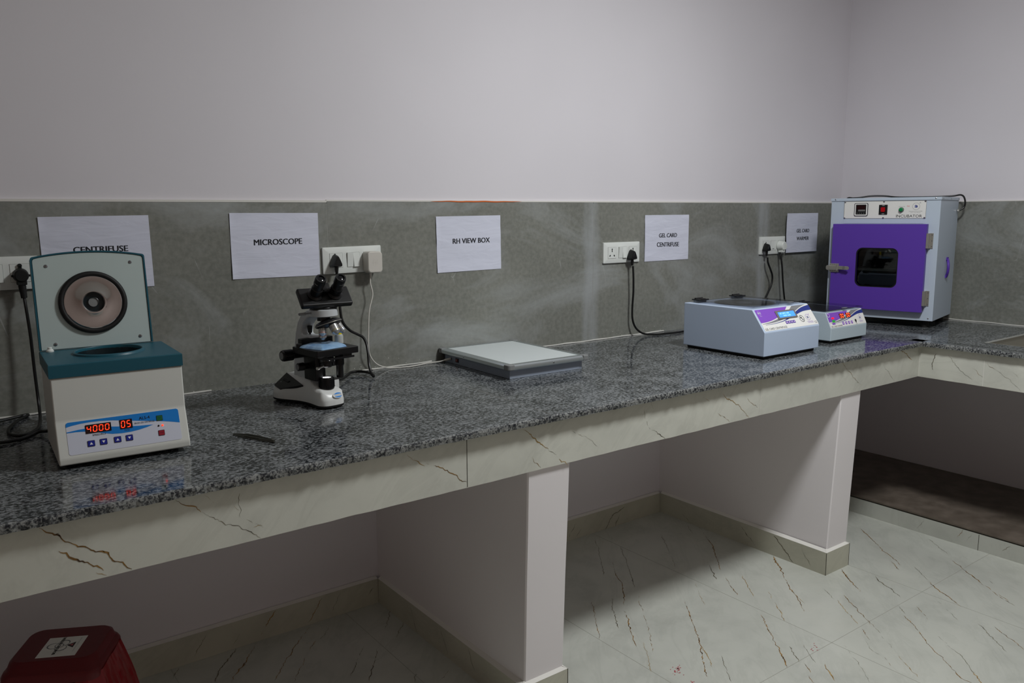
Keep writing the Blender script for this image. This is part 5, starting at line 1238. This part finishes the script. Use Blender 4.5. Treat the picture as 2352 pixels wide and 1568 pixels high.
for z0, z1 in ((.3453, .4167), (.0728, .1442)):
    b = MB(); b.box(.4555, .4665, -.004, 0, z0, z1, 0, bev=.0006); b.box(.4680, .4795, -.004, 0, z0, z1, 0, bev=.0006); b.box(.4558, .4668, -.0325, -.0015, z0+.001, z1-.001, 0); b.cyl((.4668, -.0055, z0), (.4668, -.0055, z1), .0036, None, 12, 0)
    for zz in (.12, .5, .88):
        b.cyl((.4745, -.0038, z0+(z1-z0)*zz), (.4745, -.0055, z0+(z1-z0)*zz), .0026, .001, 10, 1)
    b.build('hinge', [m_steel2, m_screw], ib)
b = MB(); b.box(.017, .064, -.037, -.0318, .219, .2625, 0, bev=.0015)
for xx in (.024, .034, .046, .057):
    for zz in (.2245, .2575): b.cyl((xx, -.037, zz), (xx, -.0395, zz), .003, .0015, 10)
b.box(.016, .06, -.047, -.037, .2285, .2535, 0, bev=.003); b.cyl((.058, -.044, .2285), (.058, -.044, .2535), .006, None, 14)
b.prism(smooth2([(.008, .2295), (.018, .2285), (.022, .229), (.022, .253), (.018, .2535), (.008, .2525), (.003, .247), (.003, .235)], 2), .034, .045, FR, 0, bev=.002)
b.build('latch', m_steel2, ib)
b = MB()
pts = [(.058, .047), (.075, .051), (.092, .055), (.104, .057), (.112, .058)]
b.prism([(u, q) for u, q in pts]+[(u, q-.004) for u, q in pts[::-1]], .2335, .2515, lambda u, v, hh: (u, -v, hh), 0, bev=.001, seg=1)
for xx in (.09, .0965): b.box(xx, xx+.002, -.058, -.053, .2335, .2515, 1)
b.cyl((.112, -.0555, .2425), (.1118, -.0585, .2425), .0088, None, 18, 0)
b.build('latch_lever', [m_steel2, m_bezel], ib)
b = MB(); b.tube([(w+.002, .205, .288), (w+.006, .2, .28), (w+.011, .19, .265), (w+.013, .186, .245), (w+.011, .19, .225), (w+.006, .2, .208), (w+.002, .205, .2)], .0062, 10, 0, 5); b.box(w, w+.005, .19, .222, .282, .296, bev=.001); b.box(w, w+.005, .19, .222, .195, .209, bev=.001); b.build('carry_handle', m_violet, ib)
b = MB(); b.cyl((w+.003, d-.03, .52), (w+.012, d-.03, .52), .009, None, 18, 0); b.build('cable_gland', m_steel2, ib)
cab = [loc2w(ib, p) for p in ((w+.012, d-.03, .522), (w+.03, d-.02, .54), (w+.03, d-.02, .575), (w+.012, d-.015, h+.012), (w-.03, d-.02, h+.0075), (w-.12, d-.04, h+.0048), (w-.22, d-.05, h+.0048), (.22, d-.05, h+.0065), (.16, d-.06, h+.0135), (.1, d-.08, h+.0135), (.05, d-.1, h+.006), (.02, d-.1, h+.0045), (-.012, d-.1, h+.001), (-.02, d-.09, h-.06), (-.02, d-.08, .3), (-.02, d-.07, .02), (-.03, d-.05, ZC-IP.z+.006))]
cord_thing('power_cord', 'black cord draped across the top of the incubator', cab, .0042, m_cordb, loc2w(ib, (.3, d-.05, h)))

# ------------------------------------------------------------------ red pedal bin under the counter
BR = math.radians(-27.5); BC = Vector((-4.0795, -.457, 0)); bn_ = empty('waste_bin', 'red lidded biohazard waste bin on the floor below the left end of the counter', 'bin', BC, BR)
def loop(wx, wy, r, z, dy=0, n=5): return [(x, y+dy, z) for x, y in rrect(-wx, wx, -wy, wy, r, n)]
b = MB(); ringm(b, [loop(.088, .088, .02, .005), loop(.094, .094, .022, .2), loop(.1, .1, .024, .345)]); b.add(loop(.088, .088, .02, .005), [tuple(range(24))[::-1]]); b.build('bin_body', m_binr, bn_)
b = MB(); b.box(-.082, .082, -.098, -.086, .02, .352, 0, bev=.005); b.box(-.05, .05, -.135, -.09, .012, .03, 0, bev=.004); b.build('pedal_front', m_binb, bn_)
b = MB(); ringm(b, [loop(.104, .092, .026, .347, .008), loop(.112, .1, .03, .354, .006), loop(.112, .1, .03, .369, .006), loop(.108, .096, .03, .378, .006), loop(.103, .091, .03, .382, .008), loop(.099, .084, .03, .396, .012), loop(.094, .078, .03, .4005, .013)]); b.add(loop(.094, .078, .03, .4005, .013), [tuple(range(24))]); ld_ = b.build('bin_lid', m_binr, bn_, 35)
# bag skirt hanging over the right side
b = MB(); N = 40; rows = []
for zi in range(13):
    t = zi/12; z = .366-t*.30; r = []
    for k in range(N+1):
        a = -1.15+2.35*k/N
        base = Vector((.110*max(-1, min(1, 1.25*math.cos(a))), .098*max(-1, min(1, 1.25*math.sin(a)))+.006))
        out = 1+.10*math.sin(PI*t)+.42*t*max(0, math.cos(a-.15))+.05*mnoise.noise((a*3.5, t*2.2, 0))*(.2+t)+.035*mnoise.noise((a*9, t*4, 3))*(.3+t)
        r.append((base.x*out+.003, base.y*out, z+.02*mnoise.noise((a*2.5, 0, t))*t))
    rows.append(r)
for i in range(12):
    for k in range(N): b.add([rows[i][k], rows[i][k+1], rows[i+1][k+1], rows[i+1][k]], [(0, 1, 2, 3)])
b.build('bin_bag', m_bag, bn_, 70)
LF = lambda u, v, q: (u, v, .4006+q)
st = MB().prism([(-.040, -.052), (.049, -.052), (.049, .042), (-.040, .042)], 0, .0004, LF, 0).build('warning_label', m_stk, ld_)
b = MB(); cxs, cys = -.004, .0
LR = lambda u, v, q: LF(cxs-v, cys+u, q)      # the label reads from the side
for k in range(3):
    a0 = PI/2+2*PI*k/3; c_ = Vector((.0125*math.cos(a0), .0125*math.sin(a0)))
    for j in range(16):
        a, a2 = a0-2.45+4.9*j/16+PI, a0-2.45+4.9*(j+1)/16+PI
        tw = .0036*(1-abs(j-7.5)/9)
        a, a2 = a+PI, a2+PI
        b.add([LR(c_.x+q*math.cos(t_)*-1*-1, c_.y+q*math.sin(t_), .0007) for q, t_ in ((.0125, a), (.0125+tw, a), (.0125+tw, a2), (.0125, a2))], [(0, 1, 2, 3)], 1)
ring(b, 0, 0, .0085, .002, LR, .0008, 1)
text(b, 'BIOHAZARD MATERIAL', -.041, .041, -.0035, .0035, .0009, LR, 0, .04)
b.poly([(-.0135, -.035), (.0135, -.035), (0, -.017)], .0007, LR, 0); b.poly([(-.006, -.032), (.006, -.032), (0, -.0225)], .0008, LR, 2)
text(b, 'HANDLE WITH CARE', -.033, .033, -.0425, -.0405, .0007, LR, 1); b.build('label_print', [m_ink, m_gry, m_stain], ld_)
